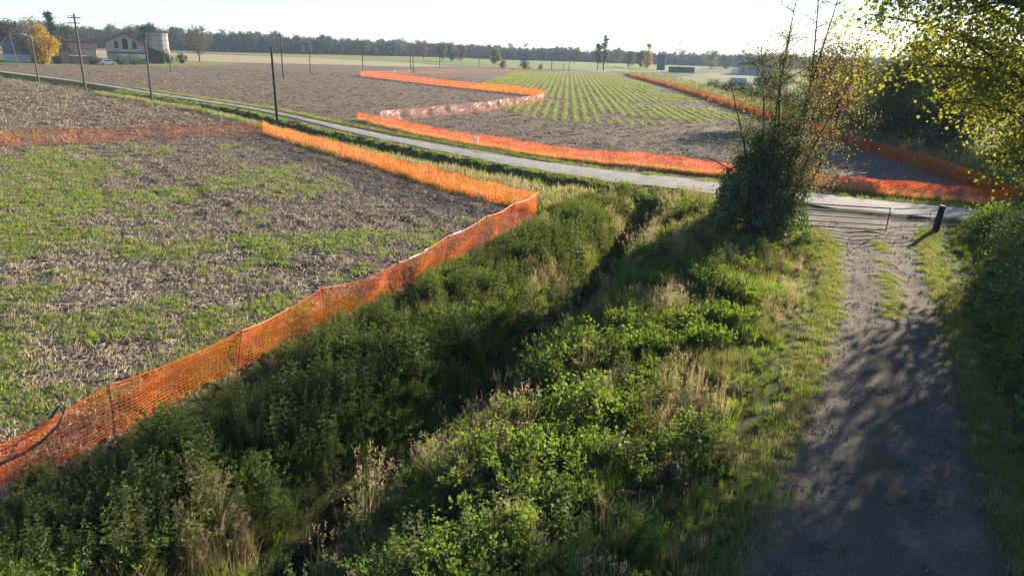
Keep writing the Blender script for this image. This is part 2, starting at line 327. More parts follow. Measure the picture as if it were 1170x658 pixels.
def resample(P, step):
    P = [np.array(q, float) for q in P]; out = []
    # Catmull-Rom
    for i in range(len(P) - 1):
        p0 = P[max(i - 1, 0)]; p1 = P[i]; p2 = P[i + 1]; p3 = P[min(i + 2, len(P) - 1)]
        n = max(1, int(np.linalg.norm(p2 - p1) / step))
        for k in range(n):
            t = k / n; out.append(0.5 * ((2 * p1) + (-p0 + p2) * t + (2 * p0 - 5 * p1 + 4 * p2 - p3) * t * t + (-p0 + 3 * p1 - 3 * p2 + p3) * t ** 3))
    out.append(P[-1]); return np.array(out)
def strip(name, A, B, mat, zoff, across=8, n=260, crown=0.0, jag=0.0, label=None, rut=0.0):
    def rs(P):
        q = resample(P, 0.5); d = np.r_[0, np.cumsum(np.linalg.norm(np.diff(q, axis=0), axis=1))]
        return np.stack([np.interp(np.linspace(0, d[-1], n), d, q[:, k]) for k in (0, 1)], -1)
    a, b = rs(A), rs(B); t = np.linspace(0, 1, across + 1)
    if jag:
        s = np.arange(n); a = a + ((noise2(s, s * 0, 3.0, 5) - 0.5) * jag)[:, None] * (a - b) / np.linalg.norm(a - b, axis=1)[:, None]
        b = b + ((noise2(s, s * 0, 2.6, 9) - 0.5) * jag)[:, None] * (b - a) / np.linalg.norm(a - b, axis=1)[:, None]
    Pn = a[:, None, :] * (1 - t[None, :, None]) + b[:, None, :] * t[None, :, None]
    z = ground_z(Pn[..., 0], Pn[..., 1]) + zoff + crown * np.sin(np.pi * t)[None, :] + rut * (.5 - np.exp(-((t - .27) / .11) ** 2) - np.exp(-((t - .73) / .11) ** 2))[None, :]
    V = np.concatenate([Pn, z[..., None]], -1).reshape(-1, 3); id_ = np.arange(n * (across + 1)).reshape(n, across + 1)
    Fq = np.stack([id_[:-1, :-1], id_[:-1, 1:], id_[1:, 1:], id_[1:, :-1]], -1).reshape(-1, 4)
    mb = MB(); mb.v = [tuple(q) for q in V.tolist()]; mb.f = [tuple(q) for q in Fq.tolist()]; mb.m = [0] * len(mb.f); mb.n = len(mb.v)
    o = mb.build(name, mat, smooth=True); at_ = o.data.attributes.new('across', 'FLOAT', 'POINT'); at_.data.foreach_set('value', np.tile(t, n)); return tag(o, label, None, kind='structure')
strip('road', ROAD_NEAR, ROAD_FAR, M['road'], 0.035, 6, 420, 0.04, 0.5, 'pale grey gravel farm road crossing between the fields')
strip('track', TL, TR, M['track'], 0.035, 24, 260, 0.0, 0.45, 'dark stony farm track running up to the gate', .055)
strip('ditch_bed', [(x_ - .42, y_) for x_, y_ in DITCH], [(x_ + .42, y_) for x_, y_ in DITCH], plain('ditch_dark_brown', (0.016, 0.013, 0.009), (0.045, 0.036, 0.024), 3, 1.0, .8, None, .05), 0.03, 6, 160, 0, .5, 'dark bed of the overgrown ditch')  # very dark brown strip following the ditch bottom
def sheet(name, poly, z, mat, label, jag=4.0, seed=0):
    """flat field patch with an uneven outline"""
    rng = np.random.default_rng(seed); pts = []
    for (a, b), (c, d) in zip(poly, poly[1:] + poly[:1]):
        n = max(2, int(math.hypot(c - a, d - b) / 15))
        for k in range(n): t = k / n; pts.append((a + (c - a) * t + rng.normal() * jag * 0.4, b + (d - b) * t + rng.normal() * jag * 0.4, z))
    mb = MB(); mb.add(pts, [tuple(range(len(pts)))]); return tag(mb.build(name, mat), label, None, kind='structure')
sheet('stubble_field', [(-175, 262), (-107, 266), (-70, 292), (-45, 300), (-30, 340), (-60, 380), (-110, 410), (-150, 395), (-260, 380), (-320, 330)], 0.02, M['stubble'], 'pale straw-coloured stubble strip behind the farm', 3, 1)
sheet('meadow', [(-150, 420), (-85, 385), (-52, 372), (-20, 352), (24, 348), (60, 362), (100, 440), (170, 640), (-40, 700), (-260, 620), (-330, 480)], 0.03, M['meadow'], 'green meadow in front of the far wood', 4, 2)
sheet('right_meadow', [(52, 150), (90, 170), (170, 300), (230, 440), (110, 420), (62, 300)], 0.03, M['rough'], 'green grass behind the shrubs on the right', 4, 3)
sheet('farmyard_grass', [(-155, 178), (-128, 181), (-100, 212), (-92, 250), (-112, 262), (-150, 215)], 0.02, M['meadow'], 'narrow grass strip in front of the farm buildings', 2, 4)

# ------------------------------------------------------------------ small-plant prototypes (not linked: only scattered)
R = random.Random(11)
def u(a, b): return R.uniform(a, b)
def rdir(up=0.0):
    a = u(0, 6.283); z = u(-1, 1); r = math.sqrt(max(0, 1 - z * z)); return Vector((r * math.cos(a), r * math.sin(a), z + up)).normalized()
def nettle(h, n, spread, lm=0, leafL=0.13):
    b = MB()
    for s_ in range(n):
        a = u(0, 6.28); r = spread * math.sqrt(u(0, 1)); base = Vector((r * math.cos(a), r * math.sin(a), 0)); hh = h * u(0.65, 1.1)
        lean = Vector((u(-.18, .18), u(-.18, .18), 1)); top = base + lean * hh
        b.blade(base, u(0, 6.28), hh, 0.02, 0.012, 1, 2)
        k = int(hh / 0.085)
        for i in range(2, k + 1):
            t = i / k; p = base + (top - base) * t; az = i * 1.57 + a; L = leafL * (0.55 + 0.7 * math.sin(math.pi * min(1, t * 0.85 + 0.1))) * u(.8, 1.2)
            for q in (0, math.pi):
                d = Vector((math.cos(az + q + u(-.4, .4)), math.sin(az + q + u(-.4, .4)), u(-0.45, 0.35)))
                b.leaf(p, d, (0, 0, 1), L, L * 0.55, lm)
        for q in range(5): b.leaf(top, rdir(0.8), (0, 0, 1), leafL * .6, leafL * .3, lm)
    return b
def shrublet(rad_, h, canes, lpc, L, lm=0):
    b = MB()
    for c in range(canes):
        az = u(0, 6.28); d = Vector((math.cos(az), math.sin(az), 0)); reach = rad_ * u(.3, 1); hh = h * u(.6, 1.05); pts = []
        for i in range(6):
            t = i / 5; pts.append(d * (reach * t ** 1.3) + Vector((0, 0, hh * (1.5 * t - 0.5 * t * t * u(.9, 1.3)))))
        b.tube(pts, [.008, .007, .006, .005, .004, .003], 3, 1, False)
        for i in range(lpc):
            t = u(.15, 1) ** .7; j = min(4, int(t * 5)); p = pts[j].lerp(pts[j + 1], t * 5 - j) + rdir() * u(0, .09)
            b.leaf(p, rdir(.15), rdir(1.2), L * u(.6, 1.2), L * u(.4, .7), lm)
    return b
def tuft(n, h, lean, w, spread, mi=0, heads=0, hm=1, comb=None):
    b = MB()
    for i in range(n):
        a = u(0, 6.28); r = spread * math.sqrt(u(0, 1)); az = u(0, 6.28) if comb is None else comb + u(-.5, .5)
        b.blade((r * math.cos(a), r * math.sin(a), 0), az, h * u(.5, 1.1), h * lean * u(.3, 1.2), w * u(.7, 1.3), mi)
    for i in range(heads):
        a = u(0, 6.28); r = spread * u(0, 1); az = u(0, 6.28); hh = h * u(1.0, 1.35); ln = h * .35 * u(.2, 1)
        base = Vector((r * math.cos(a), r * math.sin(a), 0)); d = Vector((math.cos(az), math.sin(az), 0)); tip = base + d * ln + Vector((0, 0, hh))
        b.blade(base, az, hh, ln, .007, hm, 2, 0)
        for q in range(7): b.leaf(base.lerp(tip, u(.82, 1.0)) + rdir() * .015, rdir(.9), rdir(), u(.05, .10), .018, hm)
    return b
def straw(n, r):
    b = MB()
    for i in range(n):
        a = u(0, 6.28); q = r * math.sqrt(u(0, 1)); az = R.gauss(2.2, .7) if u(0, 1) < .6 else u(0, 6.28); L = u(.10, .42); w = u(.012, .035)
        p = Vector((q * math.cos(a), q * math.sin(a), u(.005, .05))); d = Vector((math.cos(az), math.sin(az), u(-.05, .25))); sd = Vector((-d.y, d.x, u(-.5, .5))) * (w / 2)
        m = p + d * (L * .5) + Vector((0, 0, u(0, .04))); e = p + d * L
        b.add([p - sd, p + sd, m + sd, m - sd, e + sd * .5, e - sd * .5], [(0, 1, 2, 3), (3, 2, 4, 5)])
    return b
def stub(n, r):
    b = straw(n * 2, r)
    for i in range(n):
        x = u(-r, r); y = R.gauss(0, .05); b.tube([(x, y, -.02), (x + u(-.04, .04), y + u(-.04, .04), u(.08, .22))], [.014, .011], 4)
    return b
def clods(n, r):
    b = MB()
    for i in range(n):
        a = u(0, 6.28); q = r * math.sqrt(u(0, 1)); s_ = u(.03, .10); c = Vector((q * math.cos(a), q * math.sin(a), s_ * .25))
        V = [c + Vector(d) * s_ * u(.6, 1.2) for d in ((1, 0, 0), (0, 1, 0), (-1, 0, 0), (0, -1, 0), (.1, 0, .7), (0, .1, -.6))]
        b.add(V, [(0, 1, 4), (1, 2, 4), (2, 3, 4), (3, 0, 4), (1, 0, 5), (2, 1, 5), (3, 2, 5), (0, 3, 5)])
    return b
def herb(n, r, h, L, mi=0):
    b = MB()
    for i in range(n):
        a = u(0, 6.28); q = r * math.sqrt(u(0, 1)); p = Vector((q * math.cos(a), q * math.sin(a), h * u(.1, 1) * (1 - .6 * (q / r) ** 2)))
        b.leaf(p, rdir(.4), rdir(1.3), L * u(.6, 1.3), L * u(.35, .6), mi)
    return b
protos = {}
def P_(key, builders):
    c = bpy.data.collections.new('proto_' + key); protos[key] = c
    for i, (b, mats) in enumerate(builders):
        o = bpy.data.objects.new('%s_%02d' % (key, i), b.mesh('%s_%02d' % (key, i), mats)); c.objects.link(o)
st = M['stalk']
P_('weed', [  # 0-2 nettles, 3-4 shrublets, 5-6 green grass, 7-8 dry grass, 9 reed, 10 olive weed, 11 dead bramble, 12 low herb, 13 bright grass, 14 flattened grass
    (nettle(1.15, 6, .28), [M['nettle'], st]), (nettle(.95, 6, .26, leafL=.11), [M['nettle'], st]), (nettle(1.3, 5, .25, leafL=.12), [M['nettle'], st]),
    (shrublet(.55, .85, 16, 22, .085), [M['shrub'], st]), (shrublet(.65, .7, 16, 20, .10), [M['shrub'], st]),
    (tuft(55, .55, .5, .014, .22), [M['grass']]), (tuft(45, .75, .55, .016, .25), [M['grass']]),
    (tuft(45, .75, .45, .012, .25, 0, 8, 0), [M['drygrass']]), (tuft(40, .95, .4, .012, .25, 0, 12, 0), [M['drygrass']]),
    (tuft(12, 1.2, .45, .016, .2, 0, 9, 1), [M['olive'], M['drygrass']]),
    (nettle(.9, 6, .3, leafL=.075), [M['olive'], st]), (shrublet(.6, .5, 12, 16, .07), [M['dead'], st]),
    (herb(60, .4, .28, .10), [M['shrub']]), (tuft(80, .5, .45, .012, .2), [M['fieldweed']]), (tuft(50, .5, 1.2, .014, .3, comb=-2.2), [M['grass']]),
    (tuft(46, .45, 1.3, .012, .3, comb=-2.0), [M['drygrass']]), (tuft(60, .8, .5, .013, .26), [M['olive']])])
P_('field', [(straw(22, .55), [M['straw']]), (straw(16, .6), [M['straw']]), (stub(7, .5), [M['straw']]), (clods(12, .5), [M['clod']]), (clods(8, .45), [M['clod']]),
    (tuft(26, .16, .8, .018, .20), [M['fieldweed']]), (herb(26, .22, .10, .10), [M['fieldweed']]), (tuft(16, .22, .5, .016, .12), [M['fieldweed']]), (tuft(18, .25, .7, .012, .2), [M['drygrass']])])
P_('crop', [(tuft(18, .28, .7, .035, .22), [M['crop']]), (herb(20, .25, .16, .16), [M['crop']])])
P_('verge', [(tuft(46, .24, .6, .013, .26), [M['grass']]), (tuft(40, .30, .6, .013, .28), [M['drygrass'], ]), (tuft(50, .20, .7, .013, .28), [M['fieldweed']]), (herb(30, .3, .14, .07), [M['shrub']])])
M['stone'] = plain('track_stone', (0.10, 0.09, 0.08), (0.22, 0.20, 0.175), 6, .9)
P_('stone', [(clods(7, .35), [M['stone'] if 'stone' in M else M['concrete']]), (clods(4, .4), [M['stone']]), (herb(10, .5, .01, .07), [M['dead']])])

def scatter(name, key, x, y, idx, scale, label, cat=None, tilt=0.12, rz=None, zoff=0.0, z=None):
    n = len(x); rng = np.random.default_rng(len(name) * 131 + n)
    zz = ground_z(x, y) + zoff if z is None else z
    me = bpy.data.meshes.new(name); me.vertices.add(n); me.vertices.foreach_set('co', np.stack([x, y, zz], -1).ravel())
    rot = np.stack([rng.normal(0, tilt, n), rng.normal(0, tilt, n), rng.uniform(0, 6.283, n) if rz is None else rz], -1)
    a = me.attributes.new('rot', 'FLOAT_VECTOR', 'POINT'); a.data.foreach_set('vector', rot.ravel())
    a = me.attributes.new('scl', 'FLOAT', 'POINT'); a.data.foreach_set('value', np.asarray(scale, float))
    a = me.attributes.new('idx', 'INT', 'POINT'); a.data.foreach_set('value', np.asarray(idx, np.int32))
    o = bpy.data.objects.new(name, me); COL.objects.link(o)
    g = bpy.data.node_groups.new(name, 'GeometryNodeTree')
    g.interface.new_socket('Geometry', in_out='INPUT', socket_type='NodeSocketGeometry'); g.interface.new_socket('Geometry', in_out='OUTPUT', socket_type='NodeSocketGeometry')
    gi = g.nodes.new('NodeGroupInput'); go = g.nodes.new('NodeGroupOutput'); ip = g.nodes.new('GeometryNodeInstanceOnPoints'); ci = g.nodes.new('GeometryNodeCollectionInfo')
    ci.inputs['Collection'].default_value = protos[key]; ci.inputs['Separate Children'].default_value = True; ci.inputs['Reset Children'].default_value = True
    def attr(nm, t):
        q = g.nodes.new('GeometryNodeInputNamedAttribute'); q.data_type = t; q.inputs['Name'].default_value = nm; return q.outputs['Attribute']
    g.links.new(gi.outputs[0], ip.inputs['Points']); g.links.new(ci.outputs[0], ip.inputs['Instance']); ip.inputs['Pick Instance'].default_value = True
    g.links.new(attr('idx', 'INT'), ip.inputs['Instance Index']); g.links.new(attr('rot', 'FLOAT_VECTOR'), ip.inputs['Rotation']); g.links.new(attr('scl', 'FLOAT'), ip.inputs['Scale'])
    g.links.new(ip.outputs[0], go.inputs[0]); md = o.modifiers.new('scatter', 'NODES'); md.node_group = g
    return tag(o, label, cat, kind='stuff')

rng = np.random.default_rng(5)
def pick(p):  # p: (n,k) weights -> index
    c = np.cumsum(p, 1); r = rng.random(len(p))[:, None] * c[:, -1:]; return (r > c).sum(1)
def ylog_(n, a, b): return a + (b - a) * rng.random(n) ** 1.5
def rect(n, x0, x1, y0, y1): return rng.uniform(x0, x1, n), rng.uniform(y0, y1, n)
def blob(x, y, cx, cy, r): return np.exp(-((x - cx) ** 2 + (y - cy) ** 2) / (r * r))

def patches(x, y, W, sc, area, probs, strength, seed):
    """clump the mix: each irregular cell of ground has one leading species and its own vigour"""
    r2 = np.random.default_rng(seed); ns = int((x.max() - x.min()) * (y.max() - y.min()) / area); sx = r2.uniform(x.min(), x.max(), ns); sy = r2.uniform(y.min(), y.max(), ns)
    wx = x + .5 * (fbm(x, y, .8, seed) - .5) * 2; wy = y + .5 * (fbm(x, y, .8, seed + 1) - .5) * 2
    c = np.argmin((wx[:, None] - sx[None]) ** 2 + (wy[:, None] - sy[None]) ** 2, 1)
    sp_ = r2.choice(list(probs.keys()), ns, p=np.array(list(probs.values())) / sum(probs.values())); vig = r2.uniform(.65, 1.3, ns)
    W = W / (W.sum(1, keepdims=True) + 1e-9); W[np.arange(len(x)), sp_[c]] += strength; return W, sc * vig[c]
# --- left bank: nettles between the fence and the ditch
x, y = rect(15000, -11, 6.5, 4, 41); fx = np.where(y < 36.2, at_y(FB2[::-1], y), 1.1 + (y - 36.2) * 0.5); dx = at_y(DITCH, y)
k = (x > fx + 0.15) & (x < dx - 0.8) & (fbm(x, y, .9, 25) > .30); x, y = x[k], y[k]; fx, dx = fx[k], dx[k]
t = (x - fx) / (dx - fx); n1 = fbm(x, y, 2.2, 21); n2 = fbm(x, y, 1.5, 22); W = np.zeros((len(x), 17))
W[:, 0] = 2; W[:, 1] = 2; W[:, 2] = 1.2; W[:, 3] = 2 * (n1 > .58); W[:, 4] = 2.0 * (n1 > .6); W[:, 10] = 2.5 * (t < .5) * (n2 > .42)
W[:, 6] = 1.2 * (t < .2) + .9 * (n2 < .42); W[:, 11] = .5 * (n1 < .4); W[:, 16] = 1.6 * (t < .45) * (n1 < .55) + 1.2 * (n2 > .55); W[:, 14] = .8 * (n2 < .4); W[:, 7] = 2.2 * (t < .16) + 2.2 * (y > 31) * (n2 > .5); W[:, 8] = 1.0 * (t < .12) + 1.5 * (y > 31) * (n2 > .5)
W[:, 13] = 14 * (blob(x, y, -4.2, 12.3, 1.0) + blob(x, y, -4.9, 9.8, 1.0)) + 2.5 * (t > .85) + 6 * (y > 33); W[:, 12] = 1.0 * (t > .6); W[:, 5] = 1.5 * (y > 27)
sc = rng.uniform(.6, 1.05, len(x)) * np.interp(t, [0, .15, .4, .75, 1], [.28, .42, .75, .95, .75]) * (0.75 + .6 * n1)
W, sc = patches(x, y, W, sc, 1.3, {0: 3, 1: 2, 2: 2, 3: 1.6, 4: 1, 10: 2, 13: 1.0, 16: 1.8, 8: .8, 6: 1.0, 11: .5}, 1.3, 201)
scatter('nettle_bank', 'weed', x, y, pick(W), sc, 'dark green nettles and weeds filling the bank between fence and ditch', 'weeds')
# --- middle bank between the ditch and the track
x, y = rect(15000, -6, 16, 3, 42); dx = at_y(DITCH, y); lx = at_y(TL, y); k = (x > dx + .8) & (x < lx - .1) & (fbm(x, y, .9, 35) > .29) & (pl_dist(x, y, ROADC) > 3.0); x, y = x[k], y[k]; dx, lx = dx[k], lx[k]
de = x - dx; te = lx - x; n1 = fbm(x, y, 2.6, 31); n2 = fbm(x, y, 1.7, 32); W = np.zeros((len(x), 17))
W[:, 9] = 1.6 * (de < 2.0); W[:, 8] = .7 * (de < 1.9) * (n2 > .4); W[:, 6] = 2.5 * (de < 2.2); W[:, 7] = 1.2 * (de < 1.9) + 14 * blob(x, y, 4.3, 15.3, 1.3) + 1.2 * (n2 > .62)
W[:, 8] += 9 * blob(x, y, 4.3, 15.3, 1.1) + .6 * (n2 > .66); W[:, 10] = 1.6 * (n2 > .5) + 1.0 * (y > 22)
sh = blob(x, y, 1.4, 17.2, 1.6) + blob(x, y, 1.8, 14.5, 1.4) + blob(x, y, .6, 12.2, 1.2) + blob(x, y, 3.4, 19.5, 1.1)
W[:, 3] = 5 * sh + .5; W[:, 4] = 5 * sh + .7 * (n1 > .5); W[:, 0] = 1.2 * (n1 > .48) * (de > 1); W[:, 1] = 1.4 * (n1 > .48)
soft = sstep(4.0, 1.0, te) * (y > 15); W[:, 14] = 5 * soft; W[:, 5] = 3 * soft + .6; W[:, 6] += 1.5 * soft + .5; W[:, 15] = 2.2 * soft * (n2 > .52)
W[:, 13] = 4 * soft * sstep(20, 27, y) + 8 * blob(x, y, 11.5, 26.5, 2.0); W[:, 11] = 2.4 * (y < 14) * (x > 1.5) * (n1 > .4) + 3 * blob(x, y, 3.8, 12.2, 1.6); W[:, 12] = 1.2 * (de > 1.2) + 1.5 * (y > 24)
W[:, :5] *= (1 - .85 * np.clip(soft, 0, 1))[:, None]; W[:, 10] *= (1 - .8 * soft)
W[:, 16] = 3.0 * (de < 2.6) + 1.5 * (n2 > .45) + .8
sc = rng.uniform(.55, 1.0, len(x)) * (.65 + .6 * n1) * (1 - .35 * soft) * np.where(te < .7, .6, 1)
W, sc = patches(x, y, W, sc, 1.2, {3: 2, 4: 1.4, 1: 1, 7: 1.8, 8: 1.2, 16: 2.4, 6: 1.6, 13: 1.4, 10: 1.2, 11: .9, 12: 1}, .75, 202); sc = sc * np.interp(te, [0, .5, 1.3], [.4, .6, 1])
scatter('mixed_weed_bank', 'weed', x, y, pick(W), sc, 'mixed tall weeds, dry grass and shrubs between the ditch and the track', 'weeds')
# --- ditch bottom: sparse
x, y = rect(9000, -7, 8, 4, 41); dd = pl_dist(x, y, DITCH); k = (dd < 1.0) & (rng.random(len(x)) < np.interp(dd, [0, .45, 1], [.35, .45, .9])); x, y = x[k], y[k]
scatter('ditch_grass', 'weed', x, y, rng.choice([5, 9, 11, 12, 1, 10], len(x), p=[.1, .1, .4, .15, .15, .1]), rng.uniform(.35, .7, len(x)), 'sparse reeds and grass in the dark ditch bottom', 'grass')
# --- right verge of the track
x, y = rect(9000, 5, 32, 2, 38); rx = at_y(TR, y); k = (x > rx + .05) & (x < rx + 9) & (pl_dist(x, y, ROADC) > 2.6); x, y = x[k], y[k]; rx = rx[k]; d = x - rx; n1 = fbm(x, y, 2, 41)
W = np.zeros((len(x), 17)); W[:, 5] = 3; W[:, 6] = 1.5; W[:, 14] = 1; W[:, 12] = 2; W[:, 13] = .7 + 2 * (y > 29); W[:, 0] = 1.5 * (d > 1.8); W[:, 1] = 1.5 * (d > 1.5); W[:, 3] = 1.5 * (d > 2); W[:, 10] = .5
scatter('right_verge_weeds', 'weed', x, y, pick(W), rng.uniform(.4, .8, len(x)) * (.6 + .5 * n1) * np.where(d < 1.2, .6, 1), 'shaded grass and weeds on the right verge of the track', 'grass')
# --- grass verges of the road, and the strip between road ditch and fence
x, y = rect(60000, -60, 50, 34, 125); dr = pl_dist(x, y, ROADC); south = np.interp(x, [q[0] for q in ROADC], [q[1] for q in ROADC]) - y
fb = np.interp(x, [q[0] for q in FB1], [q[1] for q in FB1])
k = ((dr > 1.9) & (dr < 3.5)) | ((south > 0) & (y > fb + .15) & (x > -23) & (x < 7) & (dr > 1.9)) | ((south > 0) & (pl_dist(x, y, DITCH2) < 3.0) & (dr > 1.9)) | ((x > 20) & (x < 34) & (y > 38.0) & (y < 43) & (dr > 1.9) & (south < 0))
tr_ = (x > at_y(TL, y)) & (x < at_y(TR, y)) & (y < 41); k &= ~tr_
x, y, dr, south = x[k], y[k], dr[k], south[k]; n1 = fbm(x, y, 3, 51); W = np.zeros((len(x), 4)); dd = pl_dist(x, y, DITCH2)
W[:, 0] = 3; W[:, 1] = 1 + 5 * ((south > 0) & (dr > 5.5) & (n1 > .35)); W[:, 2] = 1.2; W[:, 3] = 1
scatter('road_verge_grass', 'verge', x, y, pick(W), rng.uniform(.7, 1.4, len(x)) * np.where((south > 0) & (dr > 5.2), 1.7, 1.0), 'short green and straw-coloured grass along the gravel road', 'grass')
# --- grass strip down the middle of the track near the gate, ragged edges
y = rng.uniform(22, 35, 1300); cx = (at_y(TL, y) + at_y(TR, y)) / 2 + .1; x = cx + rng.normal(0, .24, 1300); k = (fbm(x, y, 1.1, 61) + rng.normal(0, .06, 1300) > .50 - .006 * (y - 23)); x, y = x[k], y[k]
scatter('track_grass', 'verge', x, y, rng.choice([0, 1, 2, 3], len(x)), rng.uniform(.18, .5, len(x)), 'thin grass growing down the middle of the track', 'grass', zoff=.05)
y = rng.uniform(5, 36, 5200); sd = rng.random(5200) < .5; x = np.where(sd, at_y(TL, y) + rng.normal(.02, .26, 5200), at_y(TR, y) - rng.normal(.02, .26, 5200))
scatter('track_edge_grass', 'verge', x, y, rng.choice([0, 0, 1, 3], len(x)), rng.uniform(.3, .75, len(x)), 'ragged grass creeping over the edges of the track', 'grass', zoff=.04)
y = ylog_(4200, 5, 37); tt = rng.beta(.75, .75, 4200); x = at_y(TL, y) * (1 - tt) + at_y(TR, y) * tt
scatter('track_stones', 'stone', x, y, rng.choice([0, 1, 2], 4200), rng.uniform(.12, .42, 4200), 'loose stones and fallen leaves on the track', 'stones', zoff=.045, tilt=.02)
# --- left field: straw, clods and weeds
def infield(x, y):
    fx = np.where(y < 36.2, at_y(FB2[::-1], y), np.interp(y, [q[1] for q in FB1[::-1]], [q[0] for q in FB1[::-1]]))
    return (x < fx - .1) & (x > -.80 * y - 3.5) & (y < 64 + 0 * x)
def ylog(n, a, b, p=1.0): return a + (b - a) * rng.random(n) ** p
n = 26000; y = ylog(n, 9, 64, 1.35); x = rng.uniform(-.80, .05, n) * y - 1.5; k = infield(x, y); x, y = x[k], y[k]; m = fbm(x, y, 6, 71)
pr = x * .77 + y * .64; q = np.round(pr / 1.5) * 1.5 + rng.normal(0, .27, len(x)); bnd = rng.random(len(x)) < .8; x = np.where(bnd, x + (q - pr) * .77, x); y = np.where(bnd, y + (q - pr) * .64, y); k = infield(x, y); x, y = x[k], y[k]
W = np.stack([np.full(len(x), 3.), np.full(len(x), 2.), np.full(len(x), 1.2), np.full(len(x), 1.3), np.full(len(x), 1.1)], -1)
scatter('corn_straw_litter', 'field', x, y, pick(W), rng.uniform(.55, 1.15, len(x)), 'pale maize straw and clods strewn over the left field', 'straw', tilt=.04, rz=rng.normal(0, .35, len(x)))
n = 46000; y = ylog(n, 9, 58, 1.3); x = rng.uniform(-.80, .03, n) * y - 1.5; k = infield(x, y); x, y = x[k], y[k]
m = .5 * fbm(x, y, 7, 81) + .5 * fbm(x, y, 1.9, 82); lft = (x + .42 * y) / y   # more weeds on the left
k = m + rng.normal(0, .032, len(x)) > .487 + .32 * np.clip(lft + .12, -.3, .4) + .10 * sstep(38, 52, y) + .06 * sstep(15, 10, y); x, y, m = x[k], y[k], m[k]
scatter('field_weeds', 'field', x, y, rng.choice([5, 6, 7, 8], len(x), p=[.50, .22, .16, .12]), rng.uniform(.5, 1.3, len(x)), 'bright green weed patches sprouting in the stubble field', 'weeds')
# --- beyond fence A and beyond the road
n = 16000; y = rng.uniform(42, 130, n); x = rng.uniform(-105, -14, n); fa = np.interp(x, [q[0] for q in FA], [q[1] for q in FA]); k = (y > fa + .4) & (x < -21.5) & (pl_dist(x, y, DITCH2) > 3) & (np.interp(x, [q[0] for q in ROADC], [q[1] for q in ROADC]) > y); x, y = x[k], y[k]
scatter('upper_field_straw', 'field', x, y, rng.choice([0, 1, 2, 3], len(x)), rng.uniform(.9, 1.7, len(x)), 'straw litter on the field beyond the left net fence', 'straw', tilt=.04)
n = 16000; y = ylog(n, 52, 210, 1.5); x = rng.uniform(-.62, .45, n) * y; k = (np.interp(x, [q[0] for q in ROADC], [q[1] for q in ROADC]) + 5 < y) & (x < 32.5 + .03 * (y - 52)); x, y = x[k], y[k]
scatter('far_field_straw', 'field', x, y, rng.choice([0, 1, 1, 2, 3], len(x), p=[.3,.3,.2,.1,.1]), rng.uniform(.9, 1.6, len(x)), 'straw litter and clods on the fields beyond the road', 'straw', tilt=.04)
# --- crop rows: direction (0.063, 0.998)
xs, ys = [], []
for r_ in range(-16, 30):
    yy = np.arange(80, 300, .45); yy = yy + rng.normal(0, .2, len(yy)); xx = 6.8 + r_ * 1.35 + (yy - 85.6) * .0633 + rng.normal(0, .10, len(yy))
    m = fbm(xx, yy, 14, 91); edge = 83 + 6 * noise2(xx, yy, 5, 93) + np.clip((4 - xx) * 2.6, 0, 60) + np.clip((xx - 16) * 1.2, 0, 14)
    lim = 32 + .03 * (yy - 52); inD = (xx < 4.5 - (yy - 131) * .65) & (yy > 131) | ((xx < -6 + (yy - 94) * .33) & (yy < 132))
    k = (m > .30 + .1 * (rng.random(len(yy)) - .5) + .008 * np.clip(xx - 18, 0, 20)) & (yy > edge) & (xx < lim) & ~inD; xs.append(xx[k]); ys.append(yy[k])
x, y = np.concatenate(xs), np.concatenate(ys)
scatter('crop_rows', 'crop', x, y, rng.choice([0, 0, 1], len(x)), rng.uniform(.7, 1.5, len(x)), 'rows of young green crop plants in the field beyond the road', 'crop')
# --- rough grass behind the right-hand fence
n = 9000; y = ylog(n, 40, 300, 1.5); x = np.interp(y, [42, 52, 60, 80, 111, 195, 282], [30.1, 32.3, 33, 34, 35.4, 40.2, 41.8]) + .5 + np.abs(rng.normal(0, 5, n)); k = pl_dist(x, y, ROADC) > 3; x, y = x[k], y[k]
scatter('hedge_bottom_grass', 'weed', x, y, rng.choice([3, 5, 6, 7, 8, 10, 0], len(x)), rng.uniform(.8, 1.6, len(x)), 'rough grass and weeds behind the right-hand net fence', 'grass')

